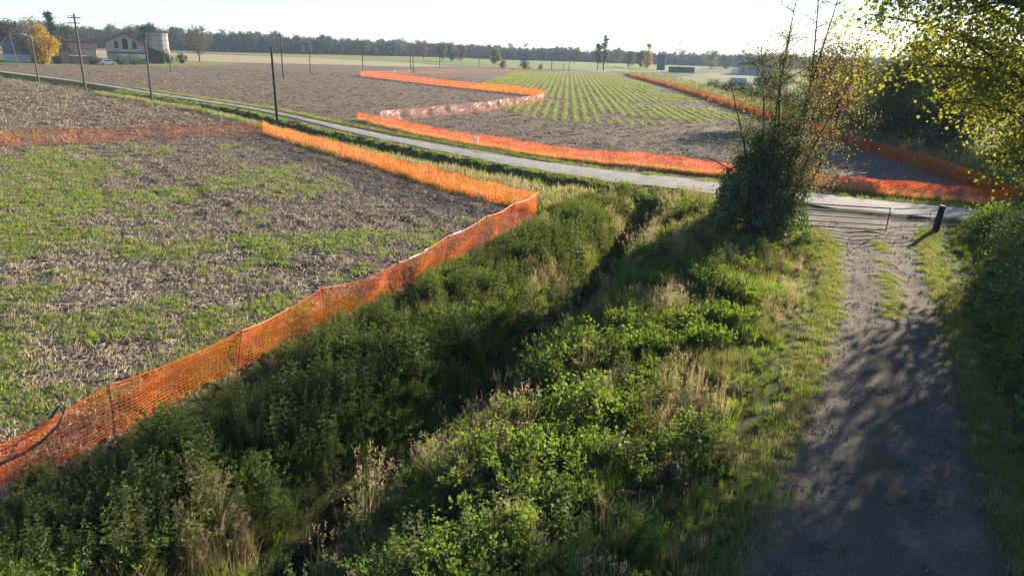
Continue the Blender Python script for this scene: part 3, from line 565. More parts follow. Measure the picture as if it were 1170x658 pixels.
# ------------------------------------------------------------------ orange net fences
def net_fence(name, P, label, mat, post_label=None, H=1.05, post_step=3.0, dv=0.10, nh=13, ws=0.018, wv=0.012, step=0.3, sag=0.07, flut=0.10, seed=1, post_mat=None, lean=0.0, twine=False, white=0, group='orange net fences'):
    q = resample([np.array(p_, float) for p_ in P], 0.4); dist = np.r_[0, np.cumsum(np.linalg.norm(np.diff(q, axis=0), axis=1))]; L = dist[-1]
    root = empty(name, (float(q[0, 0]), float(q[0, 1]), float(ground_z(q[0, 0], q[0, 1]))), 0, label, 'fence', group); o0 = np.array(root.location)
    npost = max(2, int(round(L / post_step)) + 1); sp = np.linspace(0, L, npost); rg = np.random.default_rng(seed); ph = H * (1 + rg.normal(0, .05, npost)); pl_ = rg.normal(0, .06, npost)
    def PT(s, h):
        """point on the net: s along, h = 0..1 up"""
        s = np.asarray(s, float); x = np.interp(s, dist, q[:, 0]); y = np.interp(s, dist, q[:, 1])
        e = .05; tx = np.interp(s + e, dist, q[:, 0]) - np.interp(s - e, dist, q[:, 0]); ty = np.interp(s + e, dist, q[:, 1]) - np.interp(s - e, dist, q[:, 1]); tl = np.hypot(tx, ty) + 1e-9
        nx_, ny_ = ty / tl, -tx / tl; u_ = (s / L * (npost - 1)) % 1.0; hang = 4 * u_ * (1 - u_)
        top = np.interp(s, sp, ph) - sag * hang * (.5 + noise2(s, s * 0, 4.0, seed))
        off = np.interp(s, sp, pl_) * h + lean * h + flut * (noise2(s, s * 0 + h * 2, 1.3, seed + 3) - .5) * (.3 + np.sin(np.pi * h)) * (.3 + hang)
        z = ground_z(x, y) + .03 + h * top + .04 * (noise2(s, s * 0, .8, seed + 5) - .5) * (1 - h)
        return np.stack([x + nx_ * off, y + ny_ * off, z], -1) - o0
    S = np.linspace(0, L, max(2, int(L / step)))
    V = []; Fq = []; nv = 0
    for j in range(nh):
        h = j / (nh - 1) * .985; a = PT(S, np.full(len(S), h)); b = a + np.array([0, 0, ws * (1.0 if 0 < j < nh - 1 else 1.6)]); n = len(S)
        V.append(np.stack([a, b], 1).reshape(-1, 3)); i = np.arange(n - 1) * 2 + nv; Fq.append(np.stack([i, i + 2, i + 3, i + 1], -1)); nv += 2 * n
    sv = np.arange(0, L, dv); K = 5
    hs = np.linspace(0, 1, K)
    A = np.stack([PT(sv, np.full(len(sv), h)) for h in hs], 1); B = np.stack([PT(np.minimum(sv + wv, L), np.full(len(sv), h)) for h in hs], 1); B = B + np.array([0, 0, 1e-4])
    VV = np.stack([A, B], 2).reshape(len(sv), K * 2, 3); V.append(VV.reshape(-1, 3)); base = np.arange(len(sv))[:, None] * (K * 2) + nv; kk = np.arange(K - 1)[None, :] * 2
    i = (base + kk).ravel(); Fq.append(np.stack([i, i + 1, i + 3, i + 2], -1))
    V = np.concatenate(V); Fq = np.concatenate(Fq)
    me = bpy.data.meshes.new('net'); me.from_pydata(V.tolist(), [], Fq.tolist()); me.materials.append(mat); no = bpy.data.objects.new('net', me); COL.objects.link(no); no.parent = root
    b = MB(); a = PT(S, np.full(len(S), 1.0)); b.tube(a + np.array([0, 0, .012]), .012, 4, 0, True); b.build('top_edge', M['band'], root)
    for k in range(npost):
        t_ = PT(sp[k], np.array(1.0)); bb = PT(sp[k], np.array(0.0)); up = (t_ - bb); mb = MB(); d_ = np.array([0.02, 0.02, 0]); mb.tube([bb - up * .25 + d_, bb + up * .5 + d_, bb + up * 1.06 + d_], [.011, .011, .010], 5); mb.build('stake', post_mat or M['stake'], root)
    if twine:
        for k in range(4):
            s0 = L * rg.uniform(.05, .55); ss = np.linspace(s0, s0 + rg.uniform(.15, .7), 8); ss = np.minimum(ss, L); a = PT(ss, np.full(8, 1.01)); mb = MB(); mb.tube(a + np.array([0, 0, .02]), .016, 4); mb.build('white_cord', M['twine'], root)
    for k in range(white):  # white strips of film standing in for sun glints on the net
        s0 = L * (k + rg.uniform(0, .9)) / white; w_ = rg.uniform(.8, 3.2); mb = MB(); n = 9; ss = np.minimum(np.linspace(s0, s0 + w_, n), L); q_ = np.linspace(0, 1, n); hi = 1.0 - rg.uniform(.35, .75) * q_ ** rg.uniform(.7, 1.8); lo = hi - .03 - rg.uniform(.10, .34) * np.sin(np.pi * np.clip(q_ + .08, 0, 1)) * (.6 + .4 * np.sin(q_ * 9 + k))
        a = PT(ss, np.clip(lo, .05, 1)); c = PT(ss, hi); out = np.array([-.04, -.05, 0]); mid = (a + c) / 2 + out * 2.5
        VV = np.concatenate([a + out, mid, c + out]).tolist(); mb.add(VV, [(i, i + 1, n + i + 1, n + i) for i in range(n - 1)] + [(n + i, n + i + 1, 2 * n + i + 1, 2 * n + i) for i in range(n - 1)]); mb.build('glint_sheeting', M['white'], root, smooth=True)
    return root
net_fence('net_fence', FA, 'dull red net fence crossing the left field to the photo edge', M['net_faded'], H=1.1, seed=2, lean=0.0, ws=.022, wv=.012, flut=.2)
net_fence('net_fence', FB1, 'glowing orange net fence running beside the road ditch', M['net'], H=1.15, seed=3, ws=.022, wv=.012, flut=.4, sag=.12)
net_fence('net_fence', FB2, 'near orange net fence descending along the nettle bank to lower left', M['net'], H=1.15, seed=4, step=.15, dv=.12, nh=15, ws=.027, wv=.012, twine=True, post_step=3.4, flut=.3, sag=.14, lean=-.12)
FC = [(-17.6, 79.0), (-10.1, 68.5), (-3.8, 61.5), (3.3, 55.6), (9.7, 52.6), (15.2, 50.0), (19.5, 47.2), (23.3, 45.2), (30.1, 42.4)]
net_fence('net_fence', FC, 'bright orange net fence along the far side of the road', M['net'], H=1.15, seed=5, ws=.023, wv=.013, flut=.4, sag=.1)
FD1 = [(-42.5, 196.7), (-25.5, 173.5), (-9.8, 153.3), (1.1, 141.3), (4.5, 133.0)]
FD2 = [(4.5, 133.0), (3.9, 126.0), (1.7, 116.1), (-6.0, 96.0), (-13.8, 80.6), (-14.6, 77.0)]
FE = [(-42.5, 196.9), (-32.8, 222.1), (-10.8, 264.5), (1.9, 286.3)]
FF = [(41.8, 281.9), (40.2, 195.4), (35.4, 111.6), (34.0, 80.4), (33.0, 60.1), (32.3, 52.0), (30.1, 42.6)]
net_fence('net_fence', FD1, 'light orange net fence sweeping across the mid field to a point', M['net'], H=1.25, seed=6, flut=.3, ws=.04, wv=.04, step=.6, dv=.2, post_step=4)
net_fence('net_fence', FD2, 'pinkish net fence hung with film, its sun glints built as white strips, coming back from the point', M['net_pale'], H=1.25, seed=7, flut=.3, ws=.035, wv=.03, step=.5, dv=.2, post_step=4, white=34)
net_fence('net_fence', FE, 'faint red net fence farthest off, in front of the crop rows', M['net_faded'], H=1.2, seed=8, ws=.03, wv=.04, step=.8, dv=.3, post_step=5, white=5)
net_fence('net_fence', FF, 'red-orange net fence below the shrubs at the right field edge', M['net'], H=1.2, seed=9, flut=.3, ws=.033, wv=.03, step=.5, dv=.2, post_step=4)

# white scrap caught on the roadside fence
mb = MB(); mb.add([(0, 0, 0), (.42, -.05, .03), (.5, -.1, .45), (.22, -.16, .58), (-.06, -.08, .4), (.2, -.22, .25), (.2, .02, .3)], [(0, 1, 5), (1, 2, 5), (2, 3, 5), (3, 4, 5), (4, 0, 5), (1, 0, 6), (2, 1, 6), (3, 2, 6), (4, 3, 6), (0, 4, 6)])
tag(mb.build('plastic_bag', M['white'], loc=(-3.75, 61.25, .45)), 'white plastic scrap caught on the orange fence beside the road', 'plastic bag')
# white sheets lying at the far end of the crop rows
for (cx, cy, a, w_, lab) in ((21.2, 306, 0.05, 7.5, 'left of two white plastic sheets lying beyond the crop rows'), (36, 338, .75, 13, 'longer right-hand white plastic sheet lying beyond the crop rows')):
    mb = MB(); n = 12; VV = []
    for i in range(n):
        t = (i / (n - 1) - .5) * w_
        for j, yy in enumerate((-1.6, -.6, .4, 1.5)): VV.append((t, yy + .3 * math.sin(i * 1.7 + j), .12 + .22 * abs(math.sin(i * .9 + j * 1.3)) * (j in (1, 2))))
    mb.add(VV, [(i * 4 + j, (i + 1) * 4 + j, (i + 1) * 4 + j + 1, i * 4 + j + 1) for i in range(n - 1) for j in range(3)])
    o = mb.build('plastic_sheet', M['white'], loc=(cx, cy, 0)); o.rotation_euler.z = a; tag(o, lab, 'plastic sheet', 'white plastic sheets')
# black cable slung over the near fence
pts = [(-12.4, 8.6, 1.9), (-10.6, 9.6, 1.15), (-9.6, 10.35, .85), (-8.97, 10.87, .72), (-8.8, 11.15, .72), (-8.62, 11.45, .80), (-8.45, 11.75, .98), (-8.42, 11.95, 1.14), (-8.75, 12.3, 1.1), (-9.3, 12.6, .5), (-9.9, 12.9, .05)]
rs = resample([np.array(p_) for p_ in pts], .25); mb = MB(); mb.tube(rs.tolist(), .026, 6); tag(mb.build('cable', M['cable'], smooth=True), 'black cable sagging over the near orange fence at the left edge', 'cable')

# ------------------------------------------------------------------ gate
def bar(mb, a, b, r=.022, n=6): mb.tube([a, b], r, n)
gt = empty('field_gate', (18.55, 34.75, 0.0), 0, 'rusty tubular five-rail field gate across the track', 'gate'); hx, hy = -4.1, .45
for i, z in enumerate((.16, .42, .70, .98, 1.27)):
    mb = MB(); bar(mb, (0, 0, z), (hx, hy, z), 0.034 if i in (0, 4) else .026); mb.build('rail', M['rust'], gt)
for nm, (px, py) in (('end_stile', (0, 0)), ('hinge_stile', (hx, hy))): mb = MB(); bar(mb, (px, py, .12), (px, py, 1.31), .03); mb.build(nm, M['rust'], gt)
mb = MB(); mb.box((0.03, -.035, .95), (.10, .05, .09)); mb.build('latch', M['rust'], gt)
gp = empty('gate_post', (21.45, 35.5, float(ground_z(21.45, 35.5))), 0, 'thick dark timber gate post leaning at the right end of the gate', 'post')
mb = MB(); mb.tube([(0, 0, -.3), (.02, 0, .4), (.05, .0, .9), (.09, .0, 1.36)], [.16, .155, .145, .14], 9); mb.build('shaft', M['wood_dark'], gp)
mb = MB(); mb.tube([(.075, 0, 1.2), (.08, 0, 1.27)], [.153, .153], 9); mb.build('iron_band', M['rust'], gp)
gr = empty('rail_fence', (18.75, 34.8, 0), 0, 'thin rail fence panel joining the gate to the timber post', 'fence')
for i, z in enumerate((.30, .62, .92, 1.24)):
    mb = MB(); bar(mb, (0, 0, z), (2.55, .66, z + .02), .024); mb.build('rail', M['rust'], gr)
mb = MB(); bar(mb, (2.2, .57, .55), (2.2, .57, 1.0), .02); mb.build('upright', M['rust'], gr)
hp = empty('gate_post', (14.3, 35.25, 0), 0, 'old hinge post of the gate half hidden in the ivy bush', 'post'); mb = MB(); mb.tube([(0, 0, -.2), (0, 0, 1.45)], [.12, .11], 8); mb.build('shaft', M['wood_dark'], hp)

# ------------------------------------------------------------------ poles and wires
def pole(loc, H, label, arm=0, mat='wood_pole', lean=(0, 0), r=.13, weeds=False):
    o = empty('utility_pole', (loc[0], loc[1], float(ground_z(loc[0], loc[1]))), 0, label, 'pole', 'poles in the fields')
    mb = MB(); mb.tube([(0, 0, -.4), (lean[0] * .5 * H, lean[1] * .5 * H, H * .5), (lean[0] * H, lean[1] * H, H)], [r, r * .85, r * .68], 8); mb.build('shaft', M[mat], o)
    mb = MB(); mb.tube([(lean[0] * H, lean[1] * H, H), (lean[0] * H, lean[1] * H, H + .05)], [r * .78, r * .5], 8); mb.build('cap', M[mat], o)
    for k in range(arm):
        z = H - .55 - k * .7; w_ = .95 - .2 * k; cx, cy = lean[0] * z, lean[1] * z; mb = MB(); mb.box((cx, cy - .1, z), (2 * w_, .11, .13)); a = mb.build('crossarm', M[mat], o)
        for sx in (-1, -.3, .35, 1) if k == 0 else (-1, 1):
            mb = MB(); mb.tube([(cx + sx * w_ * .93, cy - .1, z + .06), (cx + sx * w_ * .93, cy - .1, z + .2), (cx + sx * w_ * .93, cy - .1, z + .24), (cx + sx * w_ * .93, cy - .1, z + .34)], [.025, .025, .07, .05], 6); mb.build('insulator', M['porcelain'], a)
    return o
POLES = [((-65.1, 109.7), 10.7, 'tall timber pole with crossarm and insulators near the farm shed', 2, 'wood_pole', (-.01, 0), .19),
 ((-78.8, 120.1), 7.2, 'bare timber pole standing in front of the yellow tree', 0, 'wood_pole', (-.01, 0), .15),
 ((-116, 170.4), 7.6, 'leftmost thin pole, leaning, in front of the blue barn', 0, 'wood_pole', (-.10, 0), .12),
 ((-46.6, 92.5), 7.5, 'bare brown pole in front of the gap between barn and silo', 0, 'wood_pole', (0, 0), .15),
 ((-25.0, 75.1), 7.7, 'thick black pole nearest the road beside the orange fence', 0, 'wood_dark', (-.02, 0), .16),
 ((-83.1, 175.4), 4.6, 'short pole just right of the silo base', 0, 'wood_pole', (0, 0), .13),
 ((-52.3, 163.0), 9.7, 'pole with crossarm standing in weeds right behind the black pole', 1, 'wood_dark', (-.02, 0), .15),
 ((-56.3, 198.4), 6.2, 'thin pole alone in the brown field right of the crossarm pole', 0, 'wood_dark', (0, 0), .13),
 ((-50.4, 237.1), 9.3, 'pole with crossarm rising behind the left end of the mid-field net', 1, 'wood_dark', (0, 0), .15),
 ((-39.2, 264.6), 8.2, 'left pole of the close pair behind the light orange net', 0, 'wood_dark', (0, 0), .15),
 ((-33.4, 231.0), 7.4, 'right pole of the close pair, weeds at its foot', 0, 'wood_dark', (0, 0), .15),
 ((-32.8, 301.6), 8.2, 'pole in front of the pale birch clump', 1, 'wood_dark', (0, 0), .17),
 ((-19.0, 341.2), 6.6, 'thin grey pole left of the yellow-green willow', 0, 'wood_pole', (0, 0), .17),
 ((14.4, 344.0), 7.2, 'pole at the meadow edge right of the dark round bush', 0, 'wood_dark', (0, 0), .18),
 ((21.4, 371.2), 5.4, 'short far pole between two others on the meadow', 0, 'wood_dark', (0, 0), .16),
 ((21.2, 324.6), 5.6, 'pole by the white sheet at the head of the crop rows', 0, 'wood_dark', (0, 0), .17)]
for a in POLES: pole(*a)
def wire(a, b, sag, label, off):
    A, B = Vector(a), Vector(b); pts = []
    for i in range(17):
        t = i / 16; q = A.lerp(B, t); q.z -= sag * 4 * t * (1 - t); q.x += off[0]; q.y += off[1]; pts.append(q)
    mb = MB(); mb.tube(pts, .014, 4); tag(mb.build('power_line', M['cable']), label, 'power line', 'power lines')
for sx, wd in ((-.9, 'upper'), (.9, 'lower')):
    wire((-65.1, 109.7, 10.4), (-52.3, 163.0, 9.4), .9, wd + ' power line from the tall farm pole to the crossarm pole', (sx, -.1))
    wire((-52.3, 163.0, 9.4), (-50.4, 237.1, 9.0), .9, wd + ' power line between the two crossarm poles of the brown field', (sx, -.1))
    wire((-65.1, 109.7, 10.4), (-122, 120, 10.0), 1.0, wd + ' power line leaving the tall farm pole to the left edge', (0, sx))

# ------------------------------------------------------------------ trees
def bend(a, b, rg, n=5, wig=.06, droop=0.0):
    a, b = np.array(a, float), np.array(b, float); L = np.linalg.norm(b - a); out = []
    off = rg.normal(0, wig * L, 3)
    for i in range(n):
        t = i / (n - 1); q = a + (b - a) * t + off * math.sin(math.pi * t); q[2] += droop * L * math.sin(math.pi * t); out.append(q)
    return out
def leaf_cloud(rg, centers, per, sd, L, wr=.6, down=.0, mi=0):
    """many small folded leaves round the given centres -> (verts, faces)"""
    C = np.repeat(np.asarray(centers, float), per, 0); n = len(C); C = C + rg.normal(0, sd, (n, 3)) * np.array([1, 1, .8])
    d = rg.normal(0, 1, (n, 3)); d[:, 2] -= down; d /= np.linalg.norm(d, axis=1)[:, None]
    nr = rg.normal(0, 1, (n, 3)); nr[:, 2] += .8; sd_ = np.cross(d, nr); sd_ /= np.linalg.norm(sd_, axis=1)[:, None] + 1e-9; nn = np.cross(sd_, d)
    l = (L * rg.uniform(.6, 1.3, n))[:, None]; w = l * wr / 2; m = C + d * l * .45
    V = np.stack([C, m + sd_ * w + nn * w * .4, C + d * l, m - sd_ * w + nn * w * .4], 1).reshape(-1, 3); i = np.arange(n) * 4
    Fc = np.concatenate([np.stack([i, i + 1, i + 2], -1), np.stack([i, i + 2, i + 3], -1)])
    return V, Fc
def np_obj(name, V, Fc, mat, parent=None):
    me = bpy.data.meshes.new(name); me.vertices.add(len(V)); me.vertices.foreach_set('co', np.ascontiguousarray(V, float).ravel())
    k = Fc.shape[1]; me.loops.add(Fc.size); me.loops.foreach_set('vertex_index', Fc.ravel().astype(np.int32)); me.polygons.add(len(Fc)); me.polygons.foreach_set('loop_start', np.arange(0, Fc.size, k, dtype=np.int32))
    me.update(calc_edges=True); me.materials.append(mat); o = bpy.data.objects.new(name, me); COL.objects.link(o)
    if parent is not None: o.parent = parent
    return o
def tree_geo(rg, H, cr, cz0, nl, sub, tr, shape='round', toward=None):
    mb = MB(); cen = []; lean = rg.normal(0, .02, 2) * H; sides = 7 if tr > .12 else 5
    tp = [(0, 0, -.3)] + [(lean[0] * t + rg.normal(0, .01) * H, lean[1] * t + rg.normal(0, .01) * H, H * .92 * t) for t in (.15, .35, .55, .78, 1)]
    mb.tube(tp, [tr * 1.25, tr, tr * .8, tr * .6, tr * .35, tr * .1], sides, 0, False)
    def trunk(z):
        zs = [p_[2] for p_ in tp]; return np.array([np.interp(z, zs, [p_[0] for p_ in tp]), np.interp(z, zs, [p_[1] for p_ in tp]), z])
    cz = (cz0 + H) / 2; hz = (H - cz0) / 2
    for i in range(nl):
        v = rg.normal(0, 1, 3); v /= np.linalg.norm(v); r = rg.uniform(.45, 1) ** .5
        if shape == 'cone':
            z = cz0 + (H - cz0) * rg.random() ** 1.3; rr = cr * (1 - (z - cz0) / (H - cz0)) ** .8 * rg.uniform(.6, 1.05); a = rg.uniform(0, 6.283); T = np.array([rr * math.cos(a), rr * math.sin(a), z])
        else: T = np.array([v[0] * cr * r, v[1] * cr * r, cz + v[2] * hz * r])
        if toward is not None: T[:2] += np.array(toward) * (.3 + .7 * rg.random())
        hd = np.hypot(T[0], T[1]); S0 = trunk(np.clip(T[2] - hd * (.1 if shape == 'cone' else .75), cz0 * .55, H * .85)); pts = bend(S0, T, rg, 5, .06, .06)
        rr = tr * .38 * (1 - S0[2] / H * .6); mb.tube(pts, [rr, rr * .8, rr * .6, rr * .4, rr * .15], 5 if tr > .12 else 3, 0, False)
        cen += [pts[3], pts[4]]
        for k in range(sub):
            b0 = pts[2 + (k % 3)]; dd = rg.normal(0, 1, 3); dd[2] += .2; dd /= np.linalg.norm(dd); e = np.array(b0) + dd * cr * rg.uniform(.18, .38); mb.tube(bend(b0, e, rg, 3, .08), [rr * .35, rr * .2, rr * .08], 3, 0, False); cen += [e, (e + b0) / 2]
    return mb, cen
def tree(label, loc, H, cr, cz0, mat, seed, nl=16, sub=3, per=8, L=.4, sd=None, tr=None, shape='round', name='tree', bark='bark', group=None, toward=None, cat='tree', z=None):
    rg = np.random.default_rng(seed); root = empty(name, (loc[0], loc[1], float(ground_z(loc[0], loc[1])) if z is None else z), 0, label, cat, group)
    mb, cen = tree_geo(rg, H, cr, cz0, nl, sub, tr or H * .018, shape, toward); mb.build('trunk', M[bark], root, smooth=True)
    if per:
        V, Fc = leaf_cloud(rg, cen, per, sd or cr * .14, L); np_obj('crown', V, Fc, M[mat], root)
    return root
def bush(label, loc, r, h, mat, seed, n=900, L=.14, name='bush', group=None, canes=14, zoff=0.0):
    rg = np.random.default_rng(seed); root = empty(name, (loc[0], loc[1], float(ground_z(loc[0], loc[1])) + zoff), 0, label, 'bush', group); mb = MB(); cen = []
    for i in range(canes):
        a = rg.uniform(0, 6.283); q = r * math.sqrt(rg.random()); z = h * math.sqrt(max(.05, 1 - (q / r) ** 2)) * rg.uniform(.55, 1.08); T = np.array([q * math.cos(a), q * math.sin(a), z])
        pts = bend((rg.normal(0, .12 * r), rg.normal(0, .12 * r), -.1), T, rg, 5, .05, .12); mb.tube(pts, [.03 * h / 2, .022 * h / 2, .016 * h / 2, .01 * h / 2, .004], 4, 0, False); cen += [pts[1], pts[2], pts[3], pts[4], pts[4]]
    mb.build('stems', M['bark'], root); V, Fc = leaf_cloud(rg, cen, max(1, n // len(cen)), r * .17, L); V[:, 2] = np.maximum(V[:, 2], .02); np_obj('foliage', V, Fc, M[mat], root); return root
def fl(name, a, b, t=.35, tc=None): M[name] = leafmat(name + '_leaf', a, b, t, tc, gloss=.0, patch=.3)
fl('yellow', (0.28, 0.17, 0.015), (0.50, 0.33, 0.03), .4, (.7, .45, .04)); fl('purple', (0.05, 0.03, 0.028), (0.10, 0.065, 0.05)); fl('palebrown', (0.13, 0.09, 0.055), (0.26, 0.19, 0.12))
fl('darkgreen', (0.018, 0.035, 0.012), (0.045, 0.07, 0.02)); fl('midgreen', (0.05, 0.08, 0.02), (0.11, 0.14, 0.035)); fl('yellowgreen', (0.13, 0.16, 0.03), (0.24, 0.25, 0.05), .4); fl('brown', (0.11, 0.065, 0.035), (0.19, 0.12, 0.06)); fl('greybrown', (0.09, 0.08, 0.05), (0.17, 0.145, 0.09))
FARM = [('dark reddish-brown tree at the far left behind the blue barn', (-153, 222), 10.5, 4.6, 1.5, 'purple', 'round', 16),
 ('pale brown half-bare tree rising beside the yellow tree', (-134, 203), 11.8, 4.4, 2, 'palebrown', 'round', 5),
 ('bright yellow autumn tree beside the farm shed', (-123.5, 192.5), 9.6, 3.4, .2, 'yellow', 'round', 16),
 ('tall dark pointed conifer behind the yellow tree', (-139, 221), 13.4, 2.8, .8, 'darkgreen', 'cone', 12),
 ('round green tree behind the red-roofed shed', (-157, 258), 10.5, 4.2, 1, 'midgreen', 'round', 14),
 ('olive tree top showing behind the barn roof', (-163, 315), 11.6, 5.5, 1, 'greybrown', 'round', 14),
 ('thin-crowned brown tree standing alone right of the silo', (-113.5, 262.1), 11.6, 5.4, 3.2, 'greybrown', 'round', 5),
 ('dark green tree close behind the silo', (-131, 262), 12.4, 4.2, 1, 'darkgreen', 'round', 14)]
for i, (lab, lc, H, cr, c0, mt, shp, per) in enumerate(FARM): tree(lab, lc, H, cr, c0, mt, 100 + i, 34, 4, per, .42, shape=shp, group='trees around the farm')
bush('dark rounded shrub right of the silo', (-108.6, 237.7), 2.0, 4.2, 'darkgreen', 120, 700, .35, group='farm shrubs'); bush('lighter green shrub touching the silo base', (-111.5, 234.0), 1.9, 4.2, 'midgreen', 121, 700, .35, group='farm shrubs')
MID = [('single dark tree on the meadow left of the mid-field poles', (-138.3, 514.8), 9.5, 3.9, 2.2, 'darkgreen', 12), ('tall pale bare tree in front of the far wood', (-92.6, 575), 15.5, 5.8, 4, 'palebrown', 4), ('slender pale tree right of the tall bare tree', (-64.9, 497.4), 13, 3.6, 2, 'palebrown', 6),
 ('left of two small dark trees on the meadow edge', (-104.4, 565.6), 6.6, 2.6, .5, 'darkgreen', 12), ('right of two small dark trees on the meadow edge', (-99.7, 578.8), 6.6, 2.4, .5, 'darkgreen', 12),
 ('pale birch at the left of the meadow clump', (-45.6, 431.5), 9.8, 3.4, 1.5, 'greybrown', 9), ('middle tree of the meadow clump', (-41.0, 441.7), 9.5, 3.6, 1, 'greybrown', 12), ('right-hand brownish tree of the meadow clump', (-36.5, 451.4), 9.8, 3.6, 1.5, 'brown', 10),
 ('yellow-green willow in front of the far wood', (-14.1, 415), 8.4, 3.2, 1, 'yellowgreen', 14), ('tree with thin crown standing in the meadow', (37.3, 519.4), 9.6, 4, 2.5, 'midgreen', 8), ('shorter of two poplars beyond the crop rows', (38.4, 371.6), 13.2, 2.2, 3, 'greybrown', 7), ('taller of two poplars beyond the crop rows', (42.0, 376), 17, 2.3, 3.5, 'midgreen', 7),
 ('grey tree behind the end of the right field', (82.8, 645), 12, 5.4, 2, 'greybrown', 10), ('reddish brown tree left of the golden tree', (72, 497), 10.5, 4.2, 1, 'brown', 12), ('green tree next to the golden tree', (77, 480.3), 11.4, 4.3, 1, 'midgreen', 14), ('golden autumn tree beside the dark tower', (77.5, 455), 15, 3.3, .8, 'yellow', 14),
 ('large bare tree above the green container', (123, 580), 20, 5.8, 5, 'greybrown', 4), ('big round tree turning yellow on the right', (142.9, 559.8), 14.2, 6.8, 1, 'yellowgreen', 16), ('olive tree just right of the round yellow tree', (163, 589.9), 11, 5.4, 1, 'midgreen', 14), ('small dark conifer left of the brown-roofed house', (196, 670), 10.5, 3.6, .5, 'darkgreen', 12)]
for i, (lab, lc, H, cr, c0, mt, per) in enumerate(MID): tree(lab, lc, H, cr, c0, mt, 200 + i, 26, 3, per, .62, shape='cone' if 'conifer' in lab or 'golden autumn' in lab else 'round', group='trees scattered over the plain')
bush('dark shrub under the yellow-green willow', (-8.3, 341.5), 2.2, 3.9, 'brown', 240, 500, .5, group='field shrubs'); bush('dark round bush at the edge of the meadow', (1.8, 340.8), 2.5, 5.6, 'darkgreen', 241, 700, .5, group='field shrubs'); bush('small low bush right of the dark round bush', (9.3, 342), 1.3, 2.6, 'midgreen', 242, 300, .4, group='field shrubs'); bush('weed clump at the foot of the paired poles', (-33.4, 230.4), .9, 1.2, 'darkgreen', 243, 200, .3, group='field shrubs')

# --- the far wood (one mass): instanced trees
TW = []
for i, (H, cr, mt, per, shp) in enumerate([(14, 5, 'darkgreen', 9, 'round'), (16, 5.2, 'midgreen', 8, 'round'), (13, 4.6, 'greybrown', 9, 'round'), (18, 4.4, 'greybrown', 4, 'round'), (15, 4.0, 'darkgreen', 8, 'cone'), (12, 5.2, 'brown', 8, 'round'), (14, 5.2, 'darkgreen', 9, 'round')]):
    rg = np.random.default_rng(300 + i); mb, cen = tree_geo(rg, H, cr, .6, 16, 2, .25, shp); V, Fc = leaf_cloud(rg, cen, per, cr * .16, .95); mb.add(V.tolist(), Fc.tolist(), 1); TW.append((mb, [M['bark'], M[mt]]))
P_('wood', TW)
WOOD = [(-560, 470), (-420, 430), (-300, 452), (-188, 480), (-130, 545), (-60, 640), (4, 640), (60, 690), (130, 720), (260, 760), (420, 800), (700, 860)]
wq = resample([np.array(p_, float) for p_ in WOOD], 3.2); xs = []; ys = []
for row in range(11): j = rng.normal(0, 2.2, (len(wq), 2)); keep = rng.random(len(wq)) < .85; xs.append((wq[:, 0] + j[:, 0] - row * .5)[keep]); ys.append((wq[:, 1] + j[:, 1] + row * 5.5)[keep])
x, y = np.concatenate(xs), np.concatenate(ys); hs = .62 + .80 * fbm(x, y, 34, 95) + rng.normal(0, .12, len(x)); hs *= np.interp(x, [-300, -180, -120, 0, 150, 400], [.72, .74, .60, .62, .66, .8])
scatter('far_wood', 'wood', x, y, rng.choice(7, len(x), p=[.24, .18, .16, .05, .12, .07, .18]), np.clip(hs, .3, 1.5), 'dark hazy wood stretching along the horizon', 'wood', tilt=.02)

# ------------------------------------------------------------------ ivy-clad tree beside the gate
rg = np.random.default_rng(77)
it = empty('ivy_tree', (12.1, 33.3, float(ground_z(12.1, 33.3))), 0, 'many-stemmed half-bare tree with a dense ivy mound at its foot beside the gate', 'tree')
mb = MB(); tw = []; low = []
STEM = [((-.5, .2), (-1.4, .3, 8.6)), ((.1, 0), (-.3, -.2, 10.8)), ((.3, .2), (.7, .3, 11.6)), ((.5, -.1), (1.6, 0, 11.0)), ((.7, .1), (3.0, .5, 9.6)), ((-.9, 0), (-2.6, .2, 7.0)), ((.2, .4), (.2, 1.4, 9.4)), ((.9, .2), (2.6, -.9, 7.6)), ((-.3, -.3), (-1.0, -1.2, 8.2))]
for (bx, by), T in STEM:
    pts = bend((bx, by, -.2), T, rg, 8, .035, -.02); r0 = rg.uniform(.07, .12); mb.tube(pts, [r0 * (1 - .12 * i) for i in range(8)], 6, 0, False)
    for k in range(34):
        t = rg.uniform(.2, .98); j = min(6, int(t * 7)); b0 = pts[j] + (pts[j + 1] - pts[j]) * (t * 7 - j); d = rg.normal(0, 1, 3); d[2] = abs(d[2]) * .8 + .35; d /= np.linalg.norm(d); e = b0 + d * rg.uniform(.7, 2.1) * (1.15 - .55 * t)
        tq = bend(b0, e, rg, 4, .07); mb.tube(tq, [.018, .013, .009, .004], 4, 0, False)
        for m_ in range(5):
            c = tq[1 + m_ % 3]; d2 = d + rg.normal(0, .6, 3); e2 = c + d2 / np.linalg.norm(d2) * rg.uniform(.3, .9); mb.tube([c, e2], [.007, .003], 3, 0, False); tw += [(c + e2) / 2, e2]; 
            if b0[2] < 5.5: low += [e2, (c + e2) / 2]
